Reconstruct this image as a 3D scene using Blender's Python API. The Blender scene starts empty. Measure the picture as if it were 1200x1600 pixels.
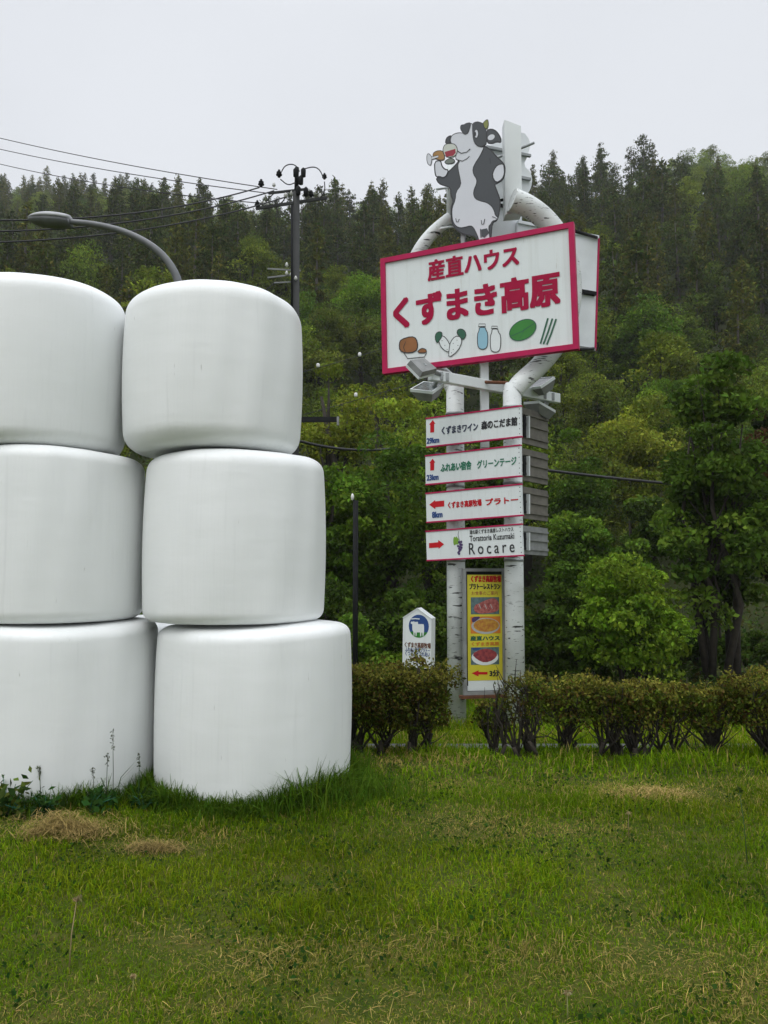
import bpy, math, random
import numpy as np
from mathutils import Vector, Matrix
R = math.radians
S = bpy.context.scene
COL = S.collection

# ------------------------------------------------------------------ camera, sky, sun, exposure
CAM_H, FPX = 1.45, 1240.0
PITCH = math.atan(90 / FPX)
cam_d = bpy.data.cameras.new('camera'); cam = bpy.data.objects.new('camera', cam_d); COL.objects.link(cam)
cam.location = (0, 0, CAM_H); cam.rotation_euler = (R(90) + PITCH, 0, 0)
cam_d.sensor_fit = 'VERTICAL'; cam_d.sensor_height = 36.0; cam_d.lens = 36.0 * FPX / 1600
cam_d.clip_start = 0.1; cam_d.clip_end = 2000
S.camera = cam
S.render.resolution_x, S.render.resolution_y = 768, 1024

SUN_EL, SUN_AZ = R(54), R(200)          # behind the camera, a little to the left
w = bpy.data.worlds.new('World'); S.world = w; w.use_nodes = True
nt = w.node_tree; nt.nodes.clear()
sky = nt.nodes.new('ShaderNodeTexSky'); sky.sky_type = 'NISHITA'; sky.sun_disc = False
sky.sun_elevation = SUN_EL; sky.sun_rotation = SUN_AZ; sky.air_density = 1.2; sky.dust_density = 4.0
hs = nt.nodes.new('ShaderNodeHueSaturation'); hs.inputs['Saturation'].default_value = 0.25
nt.links.new(sky.outputs[0], hs.inputs['Color'])
# overcast: a grey cloud sheet over most of the sky, with very soft banks
tc = nt.nodes.new('ShaderNodeTexCoord')
ns = nt.nodes.new('ShaderNodeTexNoise'); ns.inputs['Scale'].default_value = 2.2; ns.inputs['Detail'].default_value = 3
nt.links.new(tc.outputs['Generated'], ns.inputs['Vector'])
rp = nt.nodes.new('ShaderNodeValToRGB')
rp.color_ramp.elements[0].position = 0.3; rp.color_ramp.elements[0].color = (6.85, 7.1, 7.55, 1)
rp.color_ramp.elements[1].position = 0.7; rp.color_ramp.elements[1].color = (7.35, 7.6, 8.05, 1)
nt.links.new(ns.outputs['Fac'], rp.inputs[0])
mx = nt.nodes.new('ShaderNodeMix'); mx.data_type = 'RGBA'; mx.inputs[0].default_value = 0.93
nt.links.new(hs.outputs[0], mx.inputs[6]); nt.links.new(rp.outputs[0], mx.inputs[7])
sx = nt.nodes.new('ShaderNodeSeparateXYZ'); nt.links.new(tc.outputs['Generated'], sx.inputs[0])
mz = nt.nodes.new('ShaderNodeMapRange'); mz.interpolation_type = 'SMOOTHSTEP'        # an overcast sky is far brighter overhead than low down
mz.inputs[1].default_value = .58; mz.inputs[2].default_value = 1.0; mz.inputs[3].default_value = 1.0; mz.inputs[4].default_value = 2.9
nt.links.new(sx.outputs['Z'], mz.inputs[0])
vm = nt.nodes.new('ShaderNodeVectorMath'); vm.operation = 'SCALE'
nt.links.new(mx.outputs[2], vm.inputs[0]); nt.links.new(mz.outputs[0], vm.inputs['Scale'])
bg = nt.nodes.new('ShaderNodeBackground'); bg.inputs['Strength'].default_value = 0.1
nt.links.new(vm.outputs[0], bg.inputs['Color'])
wo = nt.nodes.new('ShaderNodeOutputWorld'); nt.links.new(bg.outputs[0], wo.inputs['Surface'])

sun_d = bpy.data.lights.new('sun', 'SUN'); sun_d.energy = .8; sun_d.angle = R(45); sun_d.color = (1, .97, .93)
sun = bpy.data.objects.new('sun', sun_d); COL.objects.link(sun); sun.location = (-10, -20, 40)
sdir = Vector((math.sin(SUN_AZ) * math.cos(SUN_EL), math.cos(SUN_AZ) * math.cos(SUN_EL), math.sin(SUN_EL)))
sun.rotation_euler = sdir.to_track_quat('Z', 'Y').to_euler()

S.view_settings.view_transform = 'Standard'; S.view_settings.look = 'None'
S.view_settings.exposure = 0.2; S.view_settings.gamma = 1.0
S.render.engine = 'CYCLES'
S.cycles.use_denoising = True
S.cycles.max_bounces = 6; S.cycles.diffuse_bounces = 3; S.cycles.glossy_bounces = 2
S.cycles.transmission_bounces = 3; S.cycles.volume_bounces = 1; S.cycles.transparent_max_bounces = 4

rng = np.random.default_rng(7)
random.seed(7)

# ------------------------------------------------------------------ helpers
CP, SP = math.cos(PITCH), math.sin(PITCH)
def ray(px, py):
    dx, dz = (px - 600) / FPX, (800 - py) / FPX
    return Vector((dx, CP - dz * SP, SP + dz * CP))
def at(px, py, Y):
    d = ray(px, py); return Vector((0, 0, CAM_H)) + d * (Y / d.y)
def zo(ox, oy, s):                       # measurements taken in an enlarged detail -> photo units
    return lambda p: (ox + p[0] / s, oy + p[1] / s)

class MB:
    """collects shapes, links them as ONE mesh object"""
    def __init__(s): s.v = []; s.f = []; s.m = []; s.mats = []; s.smooth = []
    def mi(s, m):
        if m not in s.mats: s.mats.append(m)
        return s.mats.index(m)
    def add(s, vs, fs, mat, smooth=False):
        o = len(s.v); s.v += [tuple(v) for v in vs]; k = s.mi(mat)
        for f in fs: s.f.append([i + o for i in f]); s.m.append(k); s.smooth.append(smooth)
        return s
    def box(s, c, d, mat, M=None, taper=(1, 1)):
        hx, hy, hz = d[0] / 2, d[1] / 2, d[2] / 2; vs = []
        for z, tx, ty in ((-hz, 1, 1), (hz, taper[0], taper[1])):
            for x, y in ((-hx, -hy), (hx, -hy), (hx, hy), (-hx, hy)):
                v = Vector((x * tx, y * ty, z)); v = (M @ v) if M else v
                vs.append(v + Vector(c))
        return s.add(vs, [(3, 2, 1, 0), (4, 5, 6, 7), (0, 1, 5, 4), (1, 2, 6, 5), (2, 3, 7, 6), (3, 0, 4, 7)], mat)
    def tube(s, pts, rad, mat, n=10, cap=True, smooth=True):
        pts = [Vector(p) for p in pts]
        if not hasattr(rad, '__len__'): rad = [rad] * len(pts)
        vs = []; fs = []; up = None
        for i, p in enumerate(pts):
            t = (pts[min(i + 1, len(pts) - 1)] - pts[max(i - 1, 0)]).normalized()
            if up is None:
                up = Vector((0, 0, 1)) if abs(t.z) < .9 else Vector((1, 0, 0))
            a = t.cross(up).normalized(); b = a.cross(t).normalized(); up = b
            for k in range(n):
                an = 2 * math.pi * k / n
                vs.append(p + (a * math.cos(an) + b * math.sin(an)) * rad[i])
        for i in range(len(pts) - 1):
            for k in range(n):
                k2 = (k + 1) % n
                fs.append((i * n + k, i * n + k2, (i + 1) * n + k2, (i + 1) * n + k))
        s.add(vs, fs, mat, smooth)
        if cap:
            o = len(s.v) - len(vs); k = s.mi(mat)
            for r_ in (list(range(n))[::-1], [(len(pts) - 1) * n + q for q in range(n)]):
                s.f.append([q + o for q in r_]); s.m.append(k); s.smooth.append(False)
        return s
    def lathe(s, prof, mat, n=24, c=(0, 0, 0), smooth=True):
        vs = []; fs = []; c = Vector(c)
        for r_, z in prof:
            for k in range(n):
                an = 2 * math.pi * k / n; vs.append(c + Vector((r_ * math.cos(an), r_ * math.sin(an), z)))
        for i in range(len(prof) - 1):
            for k in range(n):
                k2 = (k + 1) % n; fs.append((i * n + k, i * n + k2, (i + 1) * n + k2, (i + 1) * n + k))
        fs.append(tuple(range(n))[::-1]); fs.append(tuple((len(prof) - 1) * n + q for q in range(n)))
        return s.add(vs, fs, mat, smooth)
    def poly(s, pts, y, mat, back=None):
        """flat outline in the local x-z plane facing -y; with back it gets real thickness"""
        a = sum(pts[i][0] * pts[(i + 1) % len(pts)][1] - pts[(i + 1) % len(pts)][0] * pts[i][1] for i in range(len(pts)))
        if a < 0: pts = pts[::-1]
        n = len(pts); vs = [(p[0], y, p[1]) for p in pts]; fs = [tuple(range(n))]
        if back is not None:
            vs += [(p[0], back, p[1]) for p in pts]; fs.append(tuple(range(2 * n - 1, n - 1, -1)))
            for i in range(n):
                j = (i + 1) % n; fs.append((j, i, n + i, n + j))
        return s.add(vs, fs, mat)
    def stroke(s, pts, wd, y, mat, closed=False):
        P = [Vector((p[0], p[1])) for p in pts]; n = len(P); vs = []; fs = []
        for i in range(n):
            a = P[(i - 1) % n] if (closed or i > 0) else P[i]; b = P[(i + 1) % n] if (closed or i < n - 1) else P[i]
            t = (b - a); t = t.normalized() if t.length > 1e-9 else Vector((1, 0)); q = Vector((-t.y, t.x)) * wd / 2
            vs += [(P[i].x + q.x, y, P[i].y + q.y), (P[i].x - q.x, y, P[i].y - q.y)]
        for i in range(n if closed else n - 1):
            j = (i + 1) % n; fs.append((2 * i, 2 * i + 1, 2 * j + 1, 2 * j))
        return s.add(vs, fs, mat)
    def build(s, name, parent=None, bevel=0):
        me = bpy.data.meshes.new(name); me.from_pydata(s.v, [], s.f)
        for m in s.mats: me.materials.append(m)
        me.polygons.foreach_set('material_index', s.m); me.polygons.foreach_set('use_smooth', s.smooth); me.update()
        o = bpy.data.objects.new(name, me); COL.objects.link(o)
        if parent: o.parent = parent
        if bevel:
            b = o.modifiers.new('b', 'BEVEL'); b.width = bevel; b.segments = 2; b.limit_method = 'ANGLE'
        return o

def tag(o, label=None, cat=None, group=None, kind=None):
    if label: o['label'] = label
    if cat: o['category'] = cat
    if group: o['group'] = group
    if kind: o['kind'] = kind
    return o
def thing(name, label, cat, loc=(0, 0, 0), rot=None, group=None):
    o = bpy.data.objects.new(name, None); COL.objects.link(o); o.empty_display_size = .2
    M = Matrix.Translation(Vector(loc))
    if rot: M = M @ rot
    o.matrix_basis = M
    return tag(o, label, cat, group)
def copy_tree(o, parent=None):
    c = o.copy(); COL.objects.link(c)
    if parent: c.parent = parent
    for ch in o.children: copy_tree(ch, c)
    return c

# ------------------------------------------------------------------ materials
def new_mat(name):
    m = bpy.data.materials.new(name); m.use_nodes = True
    b = m.node_tree.nodes['Principled BSDF']; return m, m.node_tree, b
def paint(name, c, rough=.5, var=.12, scale=6, metal=0, bump=0, dirt=None, spec=.5):
    m, t, b = new_mat(name); b.inputs['Roughness'].default_value = rough; b.inputs['Metallic'].default_value = metal
    b.inputs['Specular IOR Level'].default_value = spec
    co = t.nodes.new('ShaderNodeTexCoord'); n = t.nodes.new('ShaderNodeTexNoise')
    n.inputs['Scale'].default_value = scale; n.inputs['Detail'].default_value = 6
    t.links.new(co.outputs['Object'], n.inputs['Vector'])
    r = t.nodes.new('ShaderNodeValToRGB'); e = r.color_ramp.elements
    d = dirt or tuple(x * (1 - var) for x in c)
    e[0].position = .3; e[0].color = (*d, 1); e[1].position = .62; e[1].color = (*c, 1)
    t.links.new(n.outputs['Fac'], r.inputs[0]); t.links.new(r.outputs[0], b.inputs['Base Color'])
    if bump:
        bp = t.nodes.new('ShaderNodeBump'); bp.inputs['Strength'].default_value = bump; bp.inputs['Distance'].default_value = .02
        t.links.new(n.outputs['Fac'], bp.inputs['Height']); t.links.new(bp.outputs[0], b.inputs['Normal'])
    return m
def leaf_mat(name, trans=.35, rough=.65, spec=.06):
    m, t, b = new_mat(name); b.inputs['Roughness'].default_value = rough; b.inputs['Specular IOR Level'].default_value = spec
    a = t.nodes.new('ShaderNodeAttribute'); a.attribute_name = 'col'
    oi = t.nodes.new('ShaderNodeObjectInfo')
    mr = t.nodes.new('ShaderNodeMapRange'); mr.inputs[3].default_value = .75; mr.inputs[4].default_value = 1.25
    t.links.new(oi.outputs['Random'], mr.inputs[0])
    h = t.nodes.new('ShaderNodeHueSaturation')
    t.links.new(mr.outputs[0], h.inputs['Value']); t.links.new(a.outputs['Color'], h.inputs['Color'])
    t.links.new(h.outputs[0], b.inputs['Base Color'])
    if trans:
        tr = t.nodes.new('ShaderNodeBsdfTranslucent'); t.links.new(h.outputs[0], tr.inputs['Color'])
        mxs = t.nodes.new('ShaderNodeMixShader'); mxs.inputs[0].default_value = trans
        t.links.new(b.outputs[0], mxs.inputs[1]); t.links.new(tr.outputs[0], mxs.inputs[2])
        t.links.new(mxs.outputs[0], t.nodes['Material Output'].inputs['Surface'])
    return m

M_leaf = leaf_mat('leaf'); M_needle = leaf_mat('needle', .2, .8, .0); M_grass = leaf_mat('grass_blade', .4, .8, .0)
M_hay = leaf_mat('dry_straw', .1, .8, .1)
M_bark = paint('dark_bark', (.035, .028, .02), .9, .5, 14, bump=.5)
M_pinebark = paint('pine_bark', (.10, .085, .07), .9, .5, 9, bump=.4)
M_white = paint('white_sign_paint', (.70, .745, .745), .4, .05, 3)
M_red = paint('crimson_paint', (.36, .004, .045), .6, .12, 5, spec=.15)
M_pink = paint('faded_crimson_frame', (.45, .015, .085), .5, .15, 5, spec=.15)
M_scar = paint('red_arrow_paint', (.52, .012, .02), .6, .1, 5, spec=.15)
M_black = paint('black_paint', (.012, .013, .015), .5, .1, 6)
M_navy = paint('navy_paint', (.02, .03, .07), .5, .1, 6)
M_blue = paint('blue_paint', (.015, .06, .22), .5, .1, 6)
M_green = paint('green_paint', (.01, .17, .09), .5, .1, 6)
M_leafgreen = paint('leaf_green_paint', (.02, .20, .015), .5, .15, 6)
M_dkgreen = paint('dark_green_paint', (.01, .10, .05), .5, .15, 6)
M_brown = paint('bread_brown_paint', (.27, .10, .02), .5, .2, 6)
M_sky = paint('milk_blue_paint', (.25, .47, .58), .5, .06, 6)
M_yellow = paint('banner_yellow', (.62, .55, .03), .5, .12, 6)
M_orange = paint('banner_orange', (.62, .20, .02), .5, .15, 8)
M_cowgrey = paint('cow_dark_grey', (.045, .052, .06), .5, .08, 4)
M_cowwhite = paint('cow_pale_grey', (.62, .64, .69), .5, .04, 4)
M_horn = paint('horn_olive', (.22, .24, .05), .5, .1, 6)
M_wine = paint('wine_red', (.30, .01, .03), .3, .1, 6)
M_violet = paint('grape_violet', (.06, .03, .12), .5, .2, 6)
M_lime = paint('grape_leaf_green', (.18, .36, .03), .5, .2, 6)
M_steel = paint('galvanised_steel', (.30, .32, .32), .45, .25, 12, metal=.5)
M_greymetal = paint('weathered_grey_metal', (.24, .25, .245), .6, .35, 7)
M_backboard = paint('unpainted_sign_back', (.72, .76, .78), .55, .12, 3)
M_panelback = paint('old_panel_back', (.16, .15, .125), .7, .35, 8)
M_rust = paint('rusty_iron', (.16, .06, .025), .8, .5, 12, bump=.3)
M_darksteel = paint('dark_pole_paint', (.012, .013, .014), .7, .3, 9, spec=.15)
M_concrete = paint('pole_concrete', (.032, .034, .033), .8, .3, 6, bump=.15)
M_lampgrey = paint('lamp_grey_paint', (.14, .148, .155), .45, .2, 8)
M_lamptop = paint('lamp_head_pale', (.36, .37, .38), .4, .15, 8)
M_cable = paint('black_cable', (.012, .012, .013), .6, .1, 4)
M_porcelain = paint('white_porcelain', (.75, .75, .73), .25, .05, 8)
M_lampglass = paint('lamp_diffuser', (.34, .36, .37), .25, .1, 8)
M_floodglass = paint('flood_glass', (.10, .12, .12), .12, .2, 6)

def face_mat():
    m, t, b = new_mat('weathered_sign_face'); b.inputs['Roughness'].default_value = .5; b.inputs['Specular IOR Level'].default_value = .25
    co = t.nodes.new('ShaderNodeTexCoord'); prev = (.70, .745, .745, 1)
    for sc, lo, hi, amt, c_ in (((16, 16, .9), .52, .78, .35, (.50, .53, .50, 1)), ((2.2, 2.2, 3), .45, .75, .35, (.58, .63, .62, 1)), ((45, 45, 4), .68, .75, .4, (.33, .29, .22, 1))):
        mp = t.nodes.new('ShaderNodeMapping'); mp.inputs['Scale'].default_value = sc; t.links.new(co.outputs['Object'], mp.inputs['Vector'])
        n = t.nodes.new('ShaderNodeTexNoise'); n.inputs['Scale'].default_value = 1; n.inputs['Detail'].default_value = 4; t.links.new(mp.outputs[0], n.inputs['Vector'])
        r = t.nodes.new('ShaderNodeMapRange'); r.inputs[1].default_value = lo; r.inputs[2].default_value = hi; r.inputs[4].default_value = amt; t.links.new(n.outputs['Fac'], r.inputs[0])
        x = t.nodes.new('ShaderNodeMix'); x.data_type = 'RGBA'; x.inputs[7].default_value = c_
        if isinstance(prev, tuple): x.inputs[6].default_value = prev
        else: t.links.new(prev.outputs[2], x.inputs[6])
        t.links.new(r.outputs[0], x.inputs[0]); prev = x
    t.links.new(prev.outputs[2], b.inputs['Base Color']); return m
M_face = face_mat()
def birch_mat():
    m, t, b = new_mat('birch_painted_steel'); b.inputs['Roughness'].default_value = .5
    co = t.nodes.new('ShaderNodeTexCoord')
    def marks(sc, lo, hi, seed):
        mp = t.nodes.new('ShaderNodeMapping'); mp.inputs['Scale'].default_value = sc; mp.inputs['Location'].default_value = (seed, seed * 2, seed)
        t.links.new(co.outputs['Object'], mp.inputs['Vector'])
        n = t.nodes.new('ShaderNodeTexNoise'); n.inputs['Scale'].default_value = 1; n.inputs['Detail'].default_value = 5
        t.links.new(mp.outputs[0], n.inputs['Vector'])
        r = t.nodes.new('ShaderNodeMapRange'); r.inputs[1].default_value = lo; r.inputs[2].default_value = hi
        t.links.new(n.outputs['Fac'], r.inputs[0]); return r
    a = marks((4, 4, 26), .635, .67, 3.1); c = marks((1.7, 1.7, 2.5), .45, .75, 8.3); d = marks((11, 11, 70), .63, .68, 1.7)
    base = t.nodes.new('ShaderNodeMix'); base.data_type = 'RGBA'
    base.inputs[6].default_value = (.68, .715, .705, 1); base.inputs[7].default_value = (.46, .49, .475, 1)
    t.links.new(c.outputs[0], base.inputs[0])
    mxm = t.nodes.new('ShaderNodeMath'); mxm.operation = 'MAXIMUM'
    t.links.new(a.outputs[0], mxm.inputs[0]); t.links.new(d.outputs[0], mxm.inputs[1])
    fin = t.nodes.new('ShaderNodeMix'); fin.data_type = 'RGBA'; fin.inputs[7].default_value = (.03, .032, .03, 1)
    t.links.new(mxm.outputs[0], fin.inputs[0]); t.links.new(base.outputs[2], fin.inputs[6])
    t.links.new(fin.outputs[2], b.inputs['Base Color'])
    return m
M_birch = birch_mat()

def wrap_mat():
    m, t, b = new_mat('white_stretch_film'); b.inputs['Roughness'].default_value = .38
    b.inputs['Specular IOR Level'].default_value = .4
    co = t.nodes.new('ShaderNodeTexCoord'); oi = t.nodes.new('ShaderNodeObjectInfo')
    def noise(sc, det):
        mp = t.nodes.new('ShaderNodeMapping'); mp.inputs['Scale'].default_value = sc
        cb = t.nodes.new('ShaderNodeCombineXYZ')
        ml = t.nodes.new('ShaderNodeMath'); ml.operation = 'MULTIPLY'; ml.inputs[1].default_value = 37
        t.links.new(oi.outputs['Random'], ml.inputs[0])
        for i in range(3): t.links.new(ml.outputs[0], cb.inputs[i])
        t.links.new(cb.outputs[0], mp.inputs['Location'])
        t.links.new(co.outputs['Object'], mp.inputs['Vector'])
        n = t.nodes.new('ShaderNodeTexNoise'); n.inputs['Scale'].default_value = 1; n.inputs['Detail'].default_value = det
        t.links.new(mp.outputs[0], n.inputs['Vector']); return n
    st = noise((26, 26, .9), 4); sp = noise((70, 70, 9), 2); br = noise((1.6, 1.6, 1.3), 3); wk = noise((3, 3, 10), 4)
    def rng_(n, lo, hi, a=0, bb=1):
        r = t.nodes.new('ShaderNodeMapRange'); r.inputs[1].default_value = lo; r.inputs[2].default_value = hi
        r.inputs[3].default_value = a; r.inputs[4].default_value = bb
        t.links.new(n.outputs['Fac'], r.inputs[0]); return r
    def mix(prev, col, fac):
        x = t.nodes.new('ShaderNodeMix'); x.data_type = 'RGBA'; x.inputs[7].default_value = (*col, 1)
        if isinstance(prev, tuple): x.inputs[6].default_value = (*prev, 1)
        else: t.links.new(prev.outputs[2], x.inputs[6])
        t.links.new(fac.outputs[0], x.inputs[0]); return x
    x = mix((.83, .85, .845), (.775, .80, .79), rng_(br, .35, .7))
    x = mix(x, (.48, .50, .49), rng_(st, .60, .80, 0, .17))
    x = mix(x, (.16, .14, .11), rng_(sp, .765, .81, 0, .6))
    t.links.new(x.outputs[2], b.inputs['Base Color'])
    ad = t.nodes.new('ShaderNodeMath'); ad.operation = 'ADD'
    t.links.new(st.outputs['Fac'], ad.inputs[0]); t.links.new(wk.outputs['Fac'], ad.inputs[1])
    bp = t.nodes.new('ShaderNodeBump'); bp.inputs['Strength'].default_value = .13; bp.inputs['Distance'].default_value = .025
    t.links.new(ad.outputs[0], bp.inputs['Height']); t.links.new(bp.outputs[0], b.inputs['Normal'])
    return m
M_wrap = wrap_mat()

def ground_mat(name, cols, scale):
    m, t, b = new_mat(name); b.inputs['Roughness'].default_value = .95; b.inputs['Specular IOR Level'].default_value = .1
    co = t.nodes.new('ShaderNodeTexCoord'); n = t.nodes.new('ShaderNodeTexNoise'); n.inputs['Scale'].default_value = scale; n.inputs['Detail'].default_value = 8
    t.links.new(co.outputs['Object'], n.inputs['Vector'])
    r = t.nodes.new('ShaderNodeValToRGB'); e = r.color_ramp.elements
    e[0].position = .3; e[0].color = (*cols[0], 1); e[1].position = .7; e[1].color = (*cols[2], 1)
    k = e.new(.5); k.color = (*cols[1], 1)
    t.links.new(n.outputs['Fac'], r.inputs[0]); t.links.new(r.outputs[0], b.inputs['Base Color'])
    bp = t.nodes.new('ShaderNodeBump'); bp.inputs['Strength'].default_value = .6; bp.inputs['Distance'].default_value = .03
    t.links.new(n.outputs['Fac'], bp.inputs['Height']); t.links.new(bp.outputs[0], b.inputs['Normal'])
    return m
M_soil = ground_mat('turf_soil', ((.030, .045, .006), (.05, .065, .009), (.08, .075, .018)), 7.0)
M_floor = ground_mat('forest_floor', ((.018, .024, .008), (.03, .038, .012), (.04, .042, .016)), .35)
M_asphalt = ground_mat('path_asphalt', ((.07, .072, .07), (.095, .098, .096), (.12, .12, .115)), 20)

# ------------------------------------------------------------------ terrain
PROF_Y = np.array([-400, 6.0, 6.6, 10, 14, 24.]); PROF_Z = np.array([0, 0, -.05, -.526, -.66, -.80])
RIDGE_X = np.array([-200, -125, -112, -70, -34, -18, -5, 8, 20, 31, 44, 55, 63, 73, 95, 200.])
RIDGE_P = np.array([256, 256, 262, 282, 288, 298, 290, 290, 270, 243, 226, 216, 228, 246, 258, 268.])
R_Y, R_T = 150.0, 8.4
def ry(x): return np.interp(x, [-70, -34], [235.0, R_Y])
def value_noise(x, y, seed, cell):
    g = np.random.default_rng(seed).random((64, 64)); u = np.asarray(x) / cell; v = np.asarray(y) / cell
    i = np.floor(u).astype(int); j = np.floor(v).astype(int); a = u - i; b = v - j
    a = a * a * (3 - 2 * a); b = b * b * (3 - 2 * b); i %= 64; j %= 64; i2 = (i + 1) % 64; j2 = (j + 1) % 64
    return (g[i, j] * (1 - a) + g[i2, j] * a) * (1 - b) + (g[i, j2] * (1 - a) + g[i2, j2] * a) * b
def hgt(x, y):
    x = np.asarray(x, float); y = np.asarray(y, float)
    z = np.interp(y, PROF_Y, PROF_Z)
    zr = CAM_H + (890 - np.interp(x, RIDGE_X, RIDGE_P)) / FPX * ry(x) - R_T
    t = np.clip((y - 24) / (ry(x) - 24), 0, 1)
    prof = t * .82 + .18 * t * t * (3 - 2 * t)
    hill = (zr + .8) * prof - np.clip(y - ry(x), 0, None) * .25
    nz = (value_noise(x, y, 3, 11) - .5) * 3.5 * np.clip((y - 30) / 25, 0, 1)
    small = (value_noise(x, y, 5, .55) - .5) * .05 * np.clip((6.6 - y) / .6, 0, 1) + (value_noise(x, y, 6, 1.7) - .5) * .04 * np.clip((7 - y) / 1, 0, 1)
    return z + hill + nz + small
def hz(x, y): return float(hgt(np.array([x]), np.array([y]))[0])

def sheet(name, xs, ys, mat, lift=0):
    X, Y = np.meshgrid(xs, ys); Z = hgt(X, Y) + lift
    V = np.stack([X, Y, Z], -1).reshape(-1, 3); nx, ny = len(xs), len(ys)
    i, j = np.meshgrid(np.arange(nx - 1), np.arange(ny - 1)); a = (j * nx + i).ravel()
    F = np.stack([a, a + 1, a + nx + 1, a + nx], -1)
    me = bpy.data.meshes.new(name); me.from_pydata(V.tolist(), [], F.tolist()); me.materials.append(mat)
    me.polygons.foreach_set('use_smooth', [True] * len(F)); me.update()
    o = bpy.data.objects.new(name, me); COL.objects.link(o); return o
xs = np.concatenate([[-400, -200, -100, -60, -35, -20, -12], np.arange(-8, 8.01, .14), [12, 20, 35, 60, 100, 200, 400]])
ys = np.concatenate([[-300, -100, -40, -15, -5, -1], np.arange(0, 12.01, .14), [13, 14, 16, 18, 20, 22, 24]])
tag(sheet('ground', xs, ys, M_soil), kind='structure')
xh = np.concatenate([[-400, -200], np.arange(-120, 120.1, 4), [200, 400]])
tag(sheet('hill', xh, np.concatenate([np.arange(24, 270, 4), [300, 500]]), M_floor), kind='structure')
tag(sheet('path', np.arange(-3, 9.01, .3), np.arange(7.0, 7.6, .09), M_asphalt, .012), kind='structure')

# ------------------------------------------------------------------ foliage meshes
def quads_mesh(name, V, col, mat, nper=4):
    """V: (n, nper, 3) separate small faces, col: (n, 3)"""
    n = len(V); me = bpy.data.meshes.new(name); me.vertices.add(n * nper); me.loops.add(n * nper); me.polygons.add(n)
    me.vertices.foreach_set('co', V.reshape(-1).astype(np.float32))
    me.loops.foreach_set('vertex_index', np.arange(n * nper, dtype=np.int32))
    me.polygons.foreach_set('loop_start', np.arange(0, n * nper, nper, dtype=np.int32))
    a = me.attributes.new('col', 'FLOAT_COLOR', 'POINT')
    c = np.ones((n, nper, 4), np.float32); c[:, :, :3] = col[:, None, :]
    a.data.foreach_set('color', c.reshape(-1)); me.materials.append(mat); me.update(); me.validate()
    return me
def unit(v): return v / (np.linalg.norm(v, axis=-1, keepdims=True) + 1e-9)
def leaves(P, size, rg, up=.6, asp=.55, fold=.0):
    n = len(P); d = unit(rg.normal(size=(n, 3)) + np.array([0, 0, -.25])); nr = unit(rg.normal(size=(n, 3)) + np.array([0, 0, up * 2]))
    s = unit(np.cross(d, nr)); L = (size * (.6 + .8 * rg.random(n)))[:, None]
    a = P - d * L * .5; c = P + d * L * .5; m = P + unit(np.cross(s, d)) * L * .08
    return np.stack([a, m + s * L * asp * .5, c, m - s * L * asp * .5], 1)
def palette(cols, n, rg, jit=.18):
    c = np.array(cols)[rg.integers(0, len(cols), n)]
    return np.clip(c * (1 + jit * rg.normal(size=(n, 1))) * (1 + .08 * rg.normal(size=(n, 3))), .003, .9)
def link_mesh(name, me, parent=None):
    o = bpy.data.objects.new(name, me); COL.objects.link(o)
    if parent: o.parent = parent
    return o

def crown_pts(rg, rx, rz, zc, nclump, per, shape=1.0, crad=.3):
    """clump centres through the crown volume, leaves on each clump's outer shell"""
    d = unit(rg.normal(size=(nclump, 3))); rr = rg.random(nclump) ** .45
    C = d * rr[:, None] * np.array([rx, rx, rz]) * .86
    tz = (C[:, 2] / rz + 1) / 2
    taper = 1 - (1 - shape) * tz
    C[:, 0] *= taper; C[:, 1] *= taper; C[:, 2] += zc
    P = []; I = []
    for k in range(nclump):
        r_ = crad * min(rx, rz) * (.6 + .8 * rg.random())
        q = unit(rg.normal(size=(per, 3)) + np.array([0, 0, .35])) * (r_ * (.45 + .6 * rg.random(per) ** .6))[:, None]
        q[:, 2] *= .62
        P.append(C[k] + q); I.append(np.full(per, k))
    return C, np.concatenate(P), np.concatenate(I)

def broadleaf(name, label, cat, loc, H, rx, cols, seed, nclump=40, per=180, leaf=.1, low=.18, stems=1, shape=.75, group=None, crad=.34):
    rg = np.random.default_rng(seed); root = thing(name, label, cat, loc, group=group)
    rz = H * (1 - low) / 2; zc = H * low + rz
    C, P, I = crown_pts(rg, rx, rz, zc, nclump, per, shape, crad)
    tone = 1 + .22 * rg.normal(size=nclump); base = np.array(cols)[rg.integers(0, len(cols), nclump)]
    col = np.clip(base[I] * tone[I][:, None] * (1 + .2 * rg.normal(size=(len(P), 1))) * (1 + .06 * rg.normal(size=(len(P), 3))), .004, .8)
    link_mesh('crown', quads_mesh('crown', leaves(P, leaf, rg), col, M_leaf), root)
    mb = MB(); r0 = .022 * H + .02
    order = rg.permutation(nclump)
    for s in range(stems):
        a = 2 * math.pi * s / stems + rg.random(); b0 = Vector((math.cos(a), math.sin(a), 0)) * (0 if stems == 1 else .05 * rx + r0)
        top = Vector((math.cos(a) * rx * .35, math.sin(a) * rx * .35, H * .72)) if stems > 1 else Vector((.06 * H * rg.normal(), .06 * H * rg.normal(), H * .78))
        pts = [b0, b0.lerp(top, .35) + Vector(rg.normal(size=3) * .02 * H), b0.lerp(top, .7) + Vector(rg.normal(size=3) * .02 * H), top]
        k = 1 / math.sqrt(stems) * 1.15
        mb.tube(pts, [r0 * k, r0 * .75 * k, r0 * .45 * k, r0 * .15 * k], M_bark, 7)
        for q in order[s::stems][:9 if stems == 1 else 5]:
            c = Vector(C[q]); f = min(.8, max(.2, (c.z / H) * .7)); st = pts[0].lerp(top, f)
            mb.tube([st, st.lerp(c, .5) + Vector((0, 0, .04 * H)), c], [r0 * .35 * k, r0 * .2 * k, r0 * .06], M_bark, 5)
    mb.build('trunk', root)
    return root

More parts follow.
